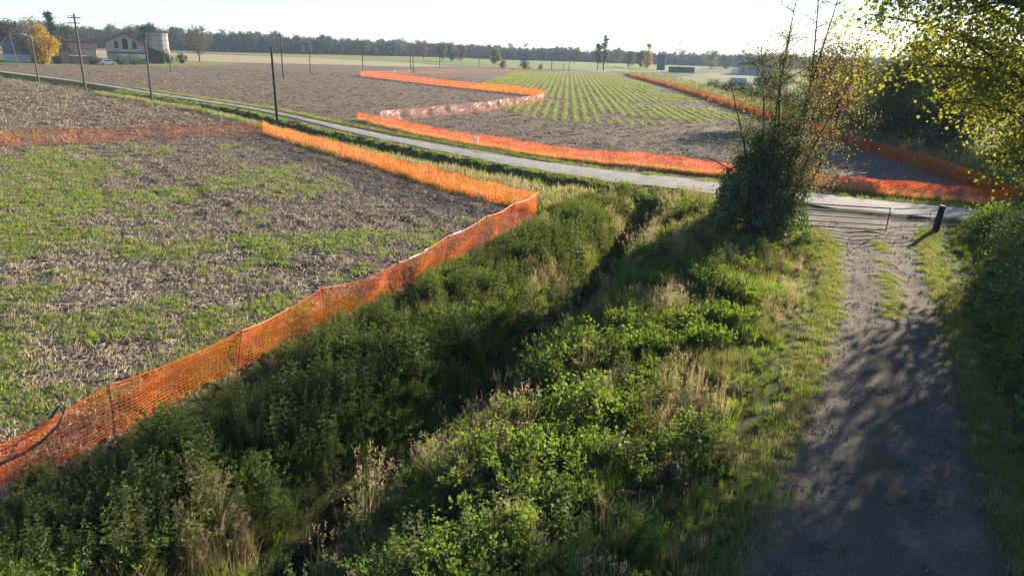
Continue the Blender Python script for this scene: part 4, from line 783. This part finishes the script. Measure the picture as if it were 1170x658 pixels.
# a bare dead limb reaching left over the road
dl = bend((-1.2, 0, 2.4), (-4.3, .4, 3.4), rg, 5, .05, .05); mb.tube(dl, [.035, .03, .022, .015, .006], 5, 0, False)
for k in range(7): b0 = dl[1 + k % 4]; e = b0 + np.array([-rg.uniform(.3, 1.1), rg.normal(0, .3), rg.uniform(-.2, .9)]); mb.tube([b0, e], [.012, .004], 3, 0, False)
mb.build('trunk', M['bark'], it, smooth=True)
tw = np.array(tw); right = tw[:, 0] > .9
V, Fc = leaf_cloud(rg, tw[~right], 5, .16, .08); np_obj('sparse_leaves', V, Fc, M['olive'], it)
V, Fc = leaf_cloud(rg, tw[right], 7, .2, .085); np_obj('russet_leaves', V, Fc, M['russet'], it)
V, Fc = leaf_cloud(rg, np.array(low), 4, .25, .09); np_obj('lower_leaves', V, Fc, M['midgreen'], it)
cen = []
LUMP = [(-1.7, -.2, 1.2, 1.0), (-1.9, .3, 2.3, .8), (-1.2, -.9, 1.8, .9), (-1.0, 0, 3.0, .95), (-.3, -.6, 2.6, 1.0), (-.2, .4, 3.7, .8), (.4, -.9, 1.5, 1.0), (.7, -.2, 2.7, .95), (.5, .3, 4.1, .65), (1.3, -.4, 1.6, .85), (1.2, .1, 3.2, .7), (1.6, -.1, .8, .7), (-.6, -1.2, .9, .9), (-2.2, -.5, .6, .7), (1.45, 0, 4.2, .45), (-.8, .2, 4.4, .5), (0, 0, 1, 1.2), (.2, 0, 2.4, 1.1), (1.1, 0, 5.0, .35), (-1.5, .1, 3.4, .5), (.45, .2, 5.0, .4)]
for (cx_, cy_, cz_, r_) in LUMP:
    for k in range(int(130 * r_ * r_ + 15)):
        v = rg.normal(0, 1, 3); v /= np.linalg.norm(v); q = r_ * rg.uniform(.35, 1.05); p_ = np.array([cx_ * .78 - .38, cy_, cz_]) + v * q * np.array([.75, .9, 1.15]); p_[2] = max(.05, p_[2]); cen.append(p_)
for k in range(26):      # trailing strands
    a = rg.uniform(0, 6.283); p_ = np.array([1.7 * math.cos(a) - .4, 1.5 * math.sin(a), rg.uniform(1.6, 3.8)])
    for j in range(int(p_[2] / .12)): cen.append(p_ + np.array([.08 * math.cos(a) * j * .4, .05 * math.sin(a) * j * .4, -.12 * j]) + rg.normal(0, .05, 3))
V, Fc = leaf_cloud(rg, cen, 13, .13, .11, .75, .6); np_obj('ivy', V, Fc, M['ivy'], it)

# ------------------------------------------------------------------ right-hand maple hanging over the track, and hedge shrubs
def maple_leaf_cloud(rg, centers, per, sd, L):
    C = np.repeat(np.asarray(centers, float), per, 0); n = len(C); C = C + rg.normal(0, sd, (n, 3)); d = rg.normal(0, 1, (n, 3)); d[:, 2] -= .7; d /= np.linalg.norm(d, axis=1)[:, None]
    nr = rg.normal(0, 1, (n, 3)); nr[:, 2] += .9; s_ = np.cross(d, nr); s_ /= np.linalg.norm(s_, axis=1)[:, None] + 1e-9; nn = np.cross(s_, d); l = (L * rg.uniform(.55, 1.25, n))[:, None]
    prof = [(0, 0, 0), (.30, .16, .02), (.62, .12, .08), (.34, .42, .05), (.58, .78, .10), (.20, .62, .02), (0, 1.1, 0), (-.20, .62, .02), (-.58, .78, .10), (-.34, .42, .05), (-.62, .12, .08), (-.30, .16, .02)]
    V = np.stack([C + s_ * l * a + d * l * b + nn * l * c for a, b, c in prof], 1).reshape(-1, 3); i = np.arange(n)[:, None] * 12
    tri = np.array([(0, 1, 3), (1, 2, 3), (0, 3, 5), (3, 4, 5), (0, 5, 6), (0, 6, 7), (7, 8, 9), (0, 7, 9), (9, 10, 11), (0, 9, 11)]); Fc = (i[:, :, None] + tri[None]).reshape(-1, 3); return V, Fc
mt_ = empty('maple_tree', (19.6, 23.6, float(ground_z(19.6, 23.6))), 0, 'broad maple with sunlit yellow-green leaves hanging in from the right edge', 'tree')
rg = np.random.default_rng(88); mb = MB(); cen = []
mb.tube([(0, 0, -.3), (.1, 0, 2.5), (0, .1, 5.5), (-.3, 0, 8.5), (-.2, .2, 12), (.2, .3, 14.5)], [.34, .28, .24, .19, .11, .03], 9, 0, False)
LIMBS = [((0, 0, 5.6), (-6.6, -1.2, 8.9)), ((0, 0, 7.0), (-8.6, .8, 10.8)), ((0, 0, 5.0), (-4.8, 1.6, 6.9)), ((0, 0, 4.4), (-3.9, -2.0, 6.2)), ((0, 0, 6.5), (-5.4, 3.6, 9.2)), ((0, 0, 8.2), (-6.4, -2.6, 12.2)), ((0, 0, 8.6), (-4.4, 3.8, 12.8)), ((0, 0, 5.0), (-2.6, 4.0, 7.2)), ((0, 0, 4.6), (-2.4, 3.0, 6.0)), ((0, 0, 4.4), (-3.1, .4, 5.6)), ((0, 0, 8), (-10.2, .4, 11.0)), ((0, 0, 7.4), (-9.4, -1.6, 10.0)), ((0, 0, 9), (-8.2, 2.4, 12.4)), ((0, 0, 6.4), (-7.2, .4, 8.0)),
         ((0, 0, 5.4), (4.4, 3.0, 8.6)), ((0, 0, 6.5), (4.6, -2.8, 9.6)), ((0, 0, 8), (2.4, -4.2, 11.0)), ((0, 0, 9), (3.6, 2.6, 13.4)), ((0, 0, 7), (-1.0, -4.4, 9.4)), ((0, 0, 9.5), (-2.6, .4, 14.2)), ((0, 0, 4.5), (.8, -3.6, 6.4)), ((0, 0, 6), (-7.6, 2.8, 9.6))]
for a, b in LIMBS:
    pts = bend(a, b, rg, 7, .04, .05); L = np.linalg.norm(np.array(b) - np.array(a)); r0 = .035 + .012 * L; mb.tube(pts, [r0 * (1 - .14 * i) for i in range(7)], 6, 0, False)
    for k in range(int(10 + L * 1.6)):
        t = rg.uniform(.28, 1); j = min(5, int(t * 6)); b0 = pts[j] + (pts[j + 1] - pts[j]) * (t * 6 - j); d = rg.normal(0, 1, 3); d[2] *= .6; d /= np.linalg.norm(d); e = b0 + d * rg.uniform(.6, 1.9); e[2] -= .15
        tq = bend(b0, e, rg, 4, .06); mb.tube(tq, [.02, .015, .01, .004], 4, 0, False); cen += [tq[1], tq[2], tq[3], tq[3]]
mb.build('trunk', M['bark'], mt_, smooth=True)
V, Fc = maple_leaf_cloud(rg, cen, 22, .30, .115); np_obj('crown', V, Fc, M['maple'], mt_)
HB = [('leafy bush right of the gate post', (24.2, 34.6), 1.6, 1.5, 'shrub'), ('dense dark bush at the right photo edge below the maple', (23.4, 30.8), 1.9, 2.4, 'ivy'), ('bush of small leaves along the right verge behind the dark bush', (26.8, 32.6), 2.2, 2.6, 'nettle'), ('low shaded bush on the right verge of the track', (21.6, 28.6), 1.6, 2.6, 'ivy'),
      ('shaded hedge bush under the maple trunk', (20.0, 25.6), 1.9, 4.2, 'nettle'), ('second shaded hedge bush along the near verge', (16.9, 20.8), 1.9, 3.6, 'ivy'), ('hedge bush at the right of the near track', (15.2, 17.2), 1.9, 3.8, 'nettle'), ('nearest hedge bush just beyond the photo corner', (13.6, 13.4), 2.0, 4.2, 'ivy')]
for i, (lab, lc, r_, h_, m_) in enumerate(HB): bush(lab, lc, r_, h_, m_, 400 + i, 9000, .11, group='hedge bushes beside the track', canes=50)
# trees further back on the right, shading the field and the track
RB = [('hedgerow tree in shadow right of the track, hidden by the maple', (30.0, 30.5), 13.5, 4.8, 1.5, 'ivy'), ('small hedgerow tree added out of view beyond the bushes to shade the track', (25.8, 32.8), 9.0, 3.2, 3.0, 'ivy'), ('unseen tree added right of the near track to block sky light', (17.6, 12.6), 12, 4.6, 3.2, 'ivy'), ('dark hedgerow tree behind the corner of the net fences', (45.5, 51.5), 8.6, 3.4, .6, 'darkgreen'), ('shadowy tree behind the right net fence below the maple leaves', (39.5, 66.5), 8.5, 3.8, .5, 'darkgreen'), ('olive hedgerow tree behind the right net fence', (42.0, 79), 8.8, 3.9, .6, 'midgreen'), ('hedgerow tree behind the ivy-clad tree', (41.5, 97.5), 10.8, 4.4, .8, 'midgreen'), ('taller thin tree of the right hedgerow', (46, 88), 11, 3.6, 2, 'greybrown'),  # two off-frame trees here are added to deepen the shade on the track
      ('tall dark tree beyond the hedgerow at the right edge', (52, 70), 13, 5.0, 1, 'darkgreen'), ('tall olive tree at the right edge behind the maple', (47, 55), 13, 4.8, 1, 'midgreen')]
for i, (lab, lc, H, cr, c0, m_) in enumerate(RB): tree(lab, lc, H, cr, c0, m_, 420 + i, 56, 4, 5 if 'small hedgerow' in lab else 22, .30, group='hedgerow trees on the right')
SB = [((36.6, 60), 1.3, 1.9, 'yellowgreen', 'lit yellow-green shrub behind the fence corner'), ((37.0, 70), 1.5, 2.2, 'midgreen', 'green shrub behind the fence left of the lit shrub'), ((37.2, 77), 1.4, 2.0, 'yellowgreen', 'pale shrub behind the fence next to the ivy-clad tree'), ((41.8, 112), 2.2, 3.2, 'midgreen', 'shrub behind the right fence nearest the ivy-clad tree'), ((44.6, 122), 2.2, 3.0, 'midgreen', 'second green shrub along the right fence'), ((45.4, 133), 2.6, 3.6, 'darkgreen', 'third and darkest shrub along the right fence'), ((46.0, 144), 2.4, 3.2, 'midgreen', 'fourth shrub along the right fence'), ((47.2, 156), 2.8, 3.8, 'darkgreen', 'fifth, bulky dark shrub along the right fence'), ((48, 170), 2.6, 3.2, 'darkgreen', 'sixth shrub along the right fence, dark and low'), ((49, 188), 2.4, 2.6, 'midgreen', 'seventh, smallest shrub along the right fence'),
      ((37.4, 53.5), 2.0, 3.2, 'darkgreen', 'dark bush in the corner where the two net fences meet'), ((38.0, 64.5), 2.2, 3.4, 'ivy', 'dark bush behind the right fence under the hedgerow trees'), ((38.2, 73.5), 2.2, 3.2, 'darkgreen', 'dark bush between the two pale shrubs behind the fence'), ((38.6, 83), 2.4, 3.4, 'midgreen', 'tall green bush behind the right stems of the ivy-clad tree'), ((39.0, 91), 2.4, 3.4, 'darkgreen', 'dark bush seen through the stems of the ivy-clad tree'), ((40.4, 103), 2.4, 3.6, 'midgreen', 'green bush seen through the left stems of the ivy-clad tree'), ((47, 108), 3.6, 4.6, 'midgreen', 'broad bush of the second hedge row behind the ivy-clad tree'), ((50, 95), 3.6, 5.0, 'darkgreen', 'broad dark bush of the second hedge row'),
      ((63, 150), 6, 6.4, 'yellowgreen', 'wide yellow-green thicket behind the ivy-clad tree top'), ((75, 160), 6.5, 7.0, 'yellowgreen', 'light green thicket further right behind the ivy-clad tree'), ((88, 172), 6.5, 7.4, 'midgreen', 'tallest green thicket right of the light ones, seen past the ivy-clad tree'), ((72, 215), 4.5, 3.6, 'darkgreen', 'dark thicket beside the pale tank'), ((86, 250), 5.5, 4.6, 'midgreen', 'rounded green thicket beyond the pale tank'), ((64, 128), 5.5, 3.6, 'midgreen', 'green thicket below the light ones behind the ivy-clad tree')]
for i, (lc, r_, h_, m_, lab) in enumerate(SB): bush(lab, lc, r_, h_, m_, 440 + i, 9000 if r_ > 4 else 3600, .38 if r_ > 4 else .22, group='shrubs behind the right fence', canes=30)
# single shrubs standing out of the weeds
FB = [((.35, 10.0), .62, .95, 'shrub', 'round bright green bush at the bottom centre of the photo'), ((1.75, 14.7), .95, 1.15, 'shrub', 'bright leafy bush in the middle of the weed bank'), ((1.3, 17.3), .9, 1.0, 'shrub', 'bright bush just uphill of the leafy bush in the weed bank'), ((.5, 12.6), .7, .9, 'shrub', 'small bright bush between ditch reeds and bottom bush')]
for i, (lc, r_, h_, m_, lab) in enumerate(FB): bush(lab, lc, r_, h_, m_, 470 + i, 1500, .095, group='bushes on the weed bank', canes=26)

# ------------------------------------------------------------------ farm buildings
M['plaster'] = plain('old_plaster', (0.30, 0.26, 0.21), (0.46, 0.41, 0.34), .6, .95); M['plasterw'] = plain('white_plaster', (0.5, 0.49, 0.46), (0.66, 0.65, 0.62), .5, .9); M['pink'] = plain('pinkish_render', (0.30, 0.22, 0.19), (0.40, 0.31, 0.27), .5, .9)
M['tile'] = plain('clay_tile', (0.17, 0.085, 0.055), (0.28, 0.16, 0.11), 1.2, .9, 0, (3, 3, 3)); M['tiled'] = plain('dark_tile', (0.035, 0.026, 0.022), (0.08, 0.06, 0.05), 1.0, .9); M['darkin'] = plain('dark_interior', (0.008, 0.008, 0.008), (0.02, 0.018, 0.016), 1, .9); M['bluewall'] = plain('blue_grey_sheet', (0.13, 0.16, 0.21), (0.22, 0.26, 0.33), .8, .7, 0, (4, 4, .2)); M['timber'] = plain('old_timber', (0.05, 0.035, 0.025), (0.11, 0.08, 0.06), 2, .9)
M['glass'] = plain('dark_glass', (0.02, 0.022, 0.025), (0.04, 0.045, 0.05), 1, .15, spec=.6); M['carpaint'] = plain('white_paint', (0.72, 0.72, 0.72), (0.8, 0.8, 0.8), 1, .3, spec=.5); M['rubber'] = plain('tyre', (0.015, 0.015, 0.015), (0.03, 0.03, 0.03), 4, .8); M['greenp'] = plain('green_tarp', (0.012, 0.07, 0.045), (0.03, 0.13, 0.085), .6, .6); M['greyp'] = plain('grey_panel', (0.38, 0.42, 0.47), (0.52, 0.55, 0.6), .5, .5); M['slab'] = plain('dark_concrete', (0.07, 0.075, 0.08), (0.13, 0.135, 0.14), .4, .9)
FRZ = math.atan2(.49, .87)      # the farm faces south-east: local +x to the right, -y to the viewer
FS = .79
def farm_pt(base, dx, dy): dx *= FS; dy *= FS; c_, s_ = math.cos(FRZ), math.sin(FRZ); return (base[0] + dx * c_ - dy * s_, base[1] + dx * s_ + dy * c_, 0)
def gable_front(W, eave, ridge, wins, th=.35):
    """gable wall in the xz plane with real arched openings; wins: (x centre, width, sill, spring, rise)"""
    def roof(x): return eave + (ridge - eave) * (1 - abs(x) / (W / 2))
    xs = sorted({-W / 2, 0.0, W / 2} | {round(c + k * w / 2, 4) for c, w, *_ in wins for k in (-1, 1)}); mb = MB()
    def slab(poly):
        n = len(poly); mb.add([(x, 0, z) for x, z in poly] + [(x, th, z) for x, z in poly], [tuple(range(n)), tuple(range(n, 2 * n))[::-1]] + [(i, i + n, (i + 1) % n + n, (i + 1) % n) for i in range(n)])
    for a, b in zip(xs[:-1], xs[1:]):
        w_ = next((q for q in wins if a >= q[0] - q[1] / 2 - 1e-3 and b <= q[0] + q[1] / 2 + 1e-3), None)
        if w_ is None: slab([(a, 0), (b, 0), (b, roof(b)), (a, roof(a))])
        else:
            c, w, sill, spr, rise = w_; slab([(a, 0), (b, 0), (b, sill), (a, sill)]); N_ = 6; arc = [(a + (b - a) * i / N_, spr + rise * math.sqrt(max(0, 1 - ((a + (b - a) * i / N_ - c) / (w / 2)) ** 2))) for i in range(N_ + 1)]
            slab(arc + [(b, roof(b)), (a, roof(a))])
    return mb
# barn with three arched windows
barn = empty('barn', (-118.3, 222.7, 0), FRZ, 'old plastered barn with gable front and three tall arched windows', 'building')
WINS = [(-3.0, 1.3, 5.2, 7.3, .65), (0.0, 1.9, 5.0, 7.9, .95), (3.1, 1.45, 5.2, 7.2, .7)]
gable_front(13, 7.2, 10.6, WINS).build('gable_wall', M['plaster'], barn)
for c, w, sill, spr, rise in WINS:
    wo = MB(); wo.box((c, .28, (sill + spr + rise) / 2), (w + .1, .06, spr + rise - sill)); wo = wo.build('window', M['darkin'], barn)
    mb = MB(); mb.box((c, .14, (sill + spr + rise) / 2), (.09, .1, spr + rise - sill)); mb.box((c, .137, spr), (w, .09, .09)); mb.build('mullion', M['timber'], wo); mb = MB(); mb.box((c, -.06, sill - .08), (w + .3, .16, .14)); mb.build('sill', M['plasterw'], wo)
mb = MB(); mb.box((-6.3, 8.4, 3.6), (.35, 16, 7.2)); mb.build('side_wall', M['plaster'], barn); mb = MB(); mb.box((6.3, 8.4, 3.6), (.35, 16, 7.2)); mb.build('side_wall', M['plaster'], barn); mb = MB(); mb.box((0, 16.5, 3.6), (12.2, .3, 7.2)); mb.build('back_wall', M['plaster'], barn)
mb = MB(); mb.box((1.8, -.08, 1.7), (9.2, .12, 3.4)); mb.build('white_base', M['plasterw'], barn); mb = MB(); mb.box((.3, -.16, 3.75), (12.2, .3, .5)); mb.build('canopy_beam', M['timber'], barn)
for sx in (-1, 1):
    mb = MB(); x0, z0, x1, z1 = 0, 10.75, sx * 7.4, 6.85
    mb.add([(x0, -.9, z0), (x1, -.9, z1), (x1, 17, z1), (x0, 17, z0), (x0, -.9, z0 + .28), (x1, -.9, z1 + .28), (x1, 17, z1 + .28), (x0, 17, z0 + .28)], [(0, 1, 2, 3), (7, 6, 5, 4), (0, 4, 5, 1), (1, 5, 6, 2), (2, 6, 7, 3)]); mb.build('roof', M['tiled'], barn)
# lean-to between barn and silo
ln = empty('lean_to', farm_pt((-119.5, 222.0), 10.5, 1.0), FRZ, 'dark open lean-to sloping from the barn down to the silo', 'building')
mb = MB(); mb.add([(-3.9, -1, 7.3), (4.2, -1, 3.9), (4.2, 8, 3.9), (-3.9, 8, 7.3), (-3.9, -1, 7.5), (4.2, -1, 4.1), (4.2, 8, 4.1), (-3.9, 8, 7.5)], [(0, 1, 2, 3), (7, 6, 5, 4), (0, 4, 5, 1), (1, 5, 6, 2), (2, 6, 7, 3), (3, 7, 4, 0)]); mb.build('roof', M['tiled'], ln)
mb = MB(); mb.add([(-3.8, .2, 0), (4.1, .2, 0), (4.1, .2, 3.85), (-3.8, .2, 7.15), (-3.8, .5, 0), (4.1, .5, 0), (4.1, .5, 3.85), (-3.8, .5, 7.15)], [(0, 1, 2, 3), (7, 6, 5, 4), (0, 3, 7, 4), (1, 5, 6, 2)]); mb.build('boarding', M['timber'], ln)
for px in (-3.5, .2, 3.9): mb = MB(); mb.box((px, -.8, 1.9), (.25, .25, 3.8)); mb.build('post', M['timber'], ln)
# silo on legs
si = empty('silo', (-117.2, 240.5, 0), FRZ, 'pale cylindrical concrete silo on pillars beside the barn', 'silo')
mb = MB(); n = 40; zs = [3.4, 3.7, 7.2, 10.9, 11.3]; rs_ = [3.9, 4.15, 4.12, 4.08, 4.2]
mb.add([(r_ * math.cos(2 * math.pi * k / n), r_ * math.sin(2 * math.pi * k / n), z) for z, r_ in zip(zs, rs_) for k in range(n)], [(i * n + k, i * n + (k + 1) % n, (i + 1) * n + (k + 1) % n, (i + 1) * n + k) for i in range(4) for k in range(n)] + [tuple(range(n))[::-1], tuple(4 * n + k for k in range(n))]); mb.build('drum', M['concrete'], si)
for z in (4.6, 6.6, 8.6, 10.4):
    mb = MB(); mb.tube([(0, 0, z), (0, 0, z + .12)], [4.17, 4.17], 40); mb.build('hoop', M['rust'], si)
for k in range(8): a = k * math.pi / 4 + .2; mb = MB(); mb.box((3.5 * math.cos(a), 3.5 * math.sin(a), 1.7), (.5, .5, 3.4)); mb.build('pillar', M['concrete'], si)
mb = MB(); mb.tube([(0, 0, 1.2), (0, 0, 3.39)], [.6, 3.3], 20); mb.build('hopper', M['rust'], si)
mb = MB(); bar(mb, (3.2, -2.9, .2), (3.2, -2.9, 11.6), .05); bar(mb, (3.6, -2.6, .2), (3.6, -2.6, 11.6), .05)
for k in range(22): bar(mb, (3.2, -2.9, .6 + k * .5), (3.6, -2.6, .6 + k * .5), .03, 4)
mb.build('ladder', M['rust'], si)
# long shed with clay-tiled roof
sh_ = empty('shed', (-124.5, 203.5, 0), FRZ, 'low shed with red-brown tiled roof left of the barn', 'building')
def gabled(root, x0, x1, depth, eave, ridge, wall, tile):
    mb = MB(); mb.box(((x0 + x1) / 2, depth / 2, eave / 2), (x1 - x0, depth, eave)); mb.build('wall', M[wall], root); y0, y1 = -.5, depth + .5
    mb = MB(); a, b = x0 - .4, x1 + .4; mb.add([(a, y0, eave), (b, y0, eave), (b, depth / 2, ridge), (a, depth / 2, ridge), (a, y1, eave), (b, y1, eave)] , [(0, 1, 2, 3), (3, 2, 5, 4), (0, 3, 4), (1, 5, 2), (0, 4, 5, 1)]); rf = mb.build('roof', M[tile], root); mb = MB(); mb.tube([(a - .05, depth / 2, ridge + .02), (b + .05, depth / 2, ridge + .02)], .16, 6); mb.build('ridge', M['tile'], rf); return rf
gabled(sh_, -7.6, 0.9, 8, 3.9, 7.4, 'pink', 'tile'); w2 = empty('shed_wing', farm_pt((-124.5, 203.5), 4.6, .8), FRZ, 'right wing of the shed with higher eave above the white canopy', 'building'); gabled(w2, -3.6, 4.4, 6.4, 5.0, 7.3, 'plaster', 'tile')
mb = MB(); mb.box((-3.2, -.06, 1.2), (2.4, .1, 2.4)); mb.build('door', M['timber'], sh_); mb = MB(); mb.box((-6.1, -.06, 2.3), (.9, .1, .9)); mb.build('window', M['glass'], sh_)
cn = empty('canopy', farm_pt((-124.5, 203.5), 4.0, -2.2), FRZ, 'flat white canopy on posts in front of the shed wing', 'canopy'); mb = MB(); mb.box((0, 0, 2.75), (6.6, 4, .22)); mb.build('roof', M['plasterw'], cn)
for px in (-3, 0, 3): mb = MB(); mb.box((px, -1.8, 1.32), (.12, .12, 2.64)); mb.build('post', M['rust'], cn)
# white car
def car(loc, rz, label):
    c = empty('parked_car', loc, rz, label, 'car'); prof = [(-2.0, .35), (-2.05, .75), (-1.3, .95), (-.7, 1.42), (.8, 1.45), (1.45, .98), (1.98, .85), (2.02, .35)]; mb = MB(); n = len(prof); mb.add([(x_, -.8 + .12 * (z_ > 1.2), z_) for x_, z_ in prof] + [(x_, .8 - .12 * (z_ > 1.2), z_) for x_, z_ in prof], [tuple(range(n)), tuple(range(n, 2 * n))[::-1]] + [(i, i + n, (i + 1) % n + n, (i + 1) % n) for i in range(n)]); mb.build('body', M['carpaint'], c)
    for sy in (-1, 1): mb = MB(); yy = sy * .79; mb.add([(-1.1, yy, .98), (1.25, yy, 1.0), (.75, yy * .9, 1.36), (-.65, yy * .9, 1.34)], [(0, 1, 2, 3)]); mb.build('window', M['glass'], c)
    for x_ in (-1.25, 1.25):
        for sy in (-1, 1): mb = MB(); mb.tube([(x_, sy * .66, .32), (x_, sy * .84, .32)], .32, 14); w_ = mb.build('wheel', M['rubber'], c); mb = MB(); mb.tube([(x_, sy * .83, .32), (x_, sy * .86, .32)], .18, 10); mb.build('rim', M['greyp'], w_)
    for sy in (-.55, .55): mb = MB(); mb.box((-2.04, sy, .68), (.06, .3, .14)); mb.build('headlight', M['glass'], c)
    return c
car((-113.6, 203.5, 0), FRZ + .15, 'white car parked at the hedge between shed and barn')
for i, (lc, r_, h_, lab) in enumerate([((-112.6, 208.5), 2.3, 3.0, 'tall clipped hedge bush in front of the barn'), ((-111.2, 212.2), 2.4, 2.6, 'middle green bush of the hedge in front of the barn'), ((-110.4, 216.5), 2.0, 1.9, 'low end bush of the hedge in front of the barn'), ((-117.2, 203.2), 1.8, 2.8, 'dark bush beside the white canopy')]): bush(lab, lc, r_, h_, 'midgreen', 500 + i, 700, .35, group='farm hedge')
# blue barn with round gable
bb_ = empty('blue_barn', (-136.5, 203.0, 0), FRZ, 'blue-grey barn with rounded gable and white lower wall at far left', 'building'); n = 14; W_ = 5.4
arc = [(W_ * math.cos(math.pi * k / n), 4.4 + 4.6 * math.sin(math.pi * k / n)) for k in range(n + 1)]; prof = [(W_, 2.4)] + arc + [(-W_, 2.4)]; k_ = len(prof)
mb = MB(); mb.add([(x_, 0, z_) for x_, z_ in prof] + [(x_, .3, z_) for x_, z_ in prof], [tuple(range(k_)), tuple(range(k_, 2 * k_))[::-1]]); mb.build('gable_wall', M['bluewall'], bb_)
mb = MB(); arc2 = [(x_ * 1.05, (z_ - 4.4) * 1.05 + 4.4) for x_, z_ in arc]; m_ = len(arc); mb.add([(x_, -.6, z_) for x_, z_ in arc2] + [(x_, 14, z_) for x_, z_ in arc2], [(i, i + 1, m_ + i + 1, m_ + i) for i in range(m_ - 1)]); mb.add([(x_, -.62, z_) for x_, z_ in arc2] + [(x_, -.62, z_) for x_, z_ in arc], [(i, i + 1, m_ + i + 1, m_ + i) for i in range(m_ - 1)]); mb.build('roof', M['greyp'], bb_)
mb = MB(); mb.box((0, -.15, 1.2), (11.2, .5, 2.4)); mb.build('white_wall', M['plasterw'], bb_); mb = MB(); mb.box((1.6, -.06, 4.1), (1.5, .1, 2.2)); mb.build('window', M['glass'], bb_); mb = MB(); mb.box((-2.0, -.06, 4.1), (1.5, .1, 2.2)); mb.build('window', M['glass'], bb_)
for sx in (-1, 1): mb = MB(); mb.box((sx * 5.3, 7, 2.2), (.3, 14, 4.4)); mb.build('side_wall', M['bluewall'], bb_)
for o_ in (barn, ln, si, sh_, w2, cn, bb_): o_.scale = (FS, FS, FS)
# right-hand far buildings
tw_ = empty('tower', (81.6, 434, 0), 0, 'dark square concrete tower beside the golden tree', 'tower'); mb = MB(); mb.box((0, 0, 4.4), (3.6, 5.2, 8.8)); mb.build('shaft', M['slab'], tw_); mb = MB(); mb.box((0, 0, 8.95), (4.0, 5.6, .3)); mb.build('cap', M['plasterw'], tw_); mb = MB(); mb.box((1.95, 0, 4.2), (.3, 5.0, 8.4)); mb.build('lit_edge_panel', M['plasterw'], tw_); mb = MB(); mb.box((-.4, -2.64, 1.2), (1.4, .1, 2.4)); mb.build('door', M['timber'], tw_)  # pale panel paints the sunlit right edge of the tower
ct = empty('container', (84, 388, 0), .5, 'long green tarpaulin-covered container right of the dark tower', 'container'); mb = MB(); mb.box((0, 0, 1.6), (15, 3, 2.6)); mb.build('box', M['greenp'], ct)
for k in range(7): mb = MB(); mb.box((-6.6 + k * 2.2, -1.53, 1.6), (.16, .08, 2.5)); mb.build('rib', M['slab'], ct)
mb = MB(); mb.box((0, 0, .15), (15.2, 3.2, .3)); mb.build('base', M['slab'], ct)
hs_ = empty('house', (128, 402, 0), -.3, 'wide house with dark brown hipped roof behind the ivy-clad tree', 'building'); mb = MB(); mb.box((0, 0, 2.6), (20, 10, 5.2)); mb.build('wall', M['plaster'], hs_)
mb = MB(); mb.add([(-11, -6, 5.1), (11, -6, 5.1), (11, 6, 5.1), (-11, 6, 5.1), (-5, 0, 8.6), (5, 0, 8.6)], [(0, 1, 5, 4), (1, 2, 5), (2, 3, 4, 5), (3, 0, 4), (3, 2, 1, 0)]); rf = mb.build('roof', M['brownroof'] if 'brownroof' in M else M['tiled'], hs_); mb = MB(); mb.box((3, 1.2, 8.3), (.9, .9, 2)); mb.build('chimney', M['tile'], rf)
for k in range(5): mb = MB(); mb.box((-7.5 + k * 3.7, -5.04, 2.8), (1.2, .1, 1.5)); mb.build('window', M['glass'], hs_)
tn = empty('white_tent', (118.5, 410, 0), .2, 'small white tent in front of the brown-roofed house', 'tent'); mb = MB(); mb.add([(-2.2, -2, 0), (2.2, -2, 0), (2.2, 2, 0), (-2.2, 2, 0), (-2.2, -2, 1.9), (2.2, -2, 1.9), (2.2, 2, 1.9), (-2.2, 2, 1.9), (0, 0, 3.4)], [(0, 1, 5, 4), (1, 2, 6, 5), (2, 3, 7, 6), (3, 0, 4, 7)]); mb.build('side', M['white'], tn); mb = MB(); mb.add([(-2.4, -2.2, 1.85), (2.4, -2.2, 1.85), (2.4, 2.2, 1.85), (-2.4, 2.2, 1.85), (0, 0, 3.5)], [(0, 1, 4), (1, 2, 4), (2, 3, 4), (3, 0, 4)]); mb.build('roof', M['white'], tn)
tk = empty('water_tank', (69.5, 236, 0), .3, 'pale blue-grey tank in the grass behind the right fence', 'tank'); mb = MB(); mb.tube([(-2.6, 0, 1.2), (-2.45, 0, 1.2), (2.45, 0, 1.2), (2.6, 0, 1.2)], [.5, 1.1, 1.1, .5], 16); mb.build('drum', M['greyp'], tk)
for px in (-1.6, 1.6): mb = MB(); mb.box((px, 0, .3), (.3, 1.8, .6)); mb.build('cradle', M['slab'], tk)

# ------------------------------------------------------------------ haze
mh = bpy.data.materials.new('haze'); mh.use_nodes = True; nt = mh.node_tree; nt.nodes.clear(); vo = nt.nodes.new('ShaderNodeVolumePrincipled'); vo.inputs['Density'].default_value = 0.00022; vo.inputs['Color'].default_value = (.62, .78, 1.0, 1); vo.inputs['Anisotropy'].default_value = 0.0
mo = nt.nodes.new('ShaderNodeOutputMaterial'); nt.links.new(vo.outputs[0], mo.inputs['Volume'])
mb = MB(); mb.box((0, 3290, 14), (8100, 7600, 34)); hz = mb.build('haze', mh); tag(hz, 'thin pale haze over the plain', None, kind='stuff'); hz.display_type = 'WIRE'

q = resample([np.array(p_, float) for p_ in FC], .2); q = np.repeat(q, 5, 0); x = q[:, 0] + rng.normal(.25, .35, len(q)); y = q[:, 1] + np.abs(rng.normal(.1, .35, len(q)))
scatter('fence_foot_grass', 'verge', x, y, rng.choice([0, 1, 1, 2], len(x)), rng.uniform(.8, 2.0, len(x)), 'grass growing through the foot of the roadside net fence', 'grass')
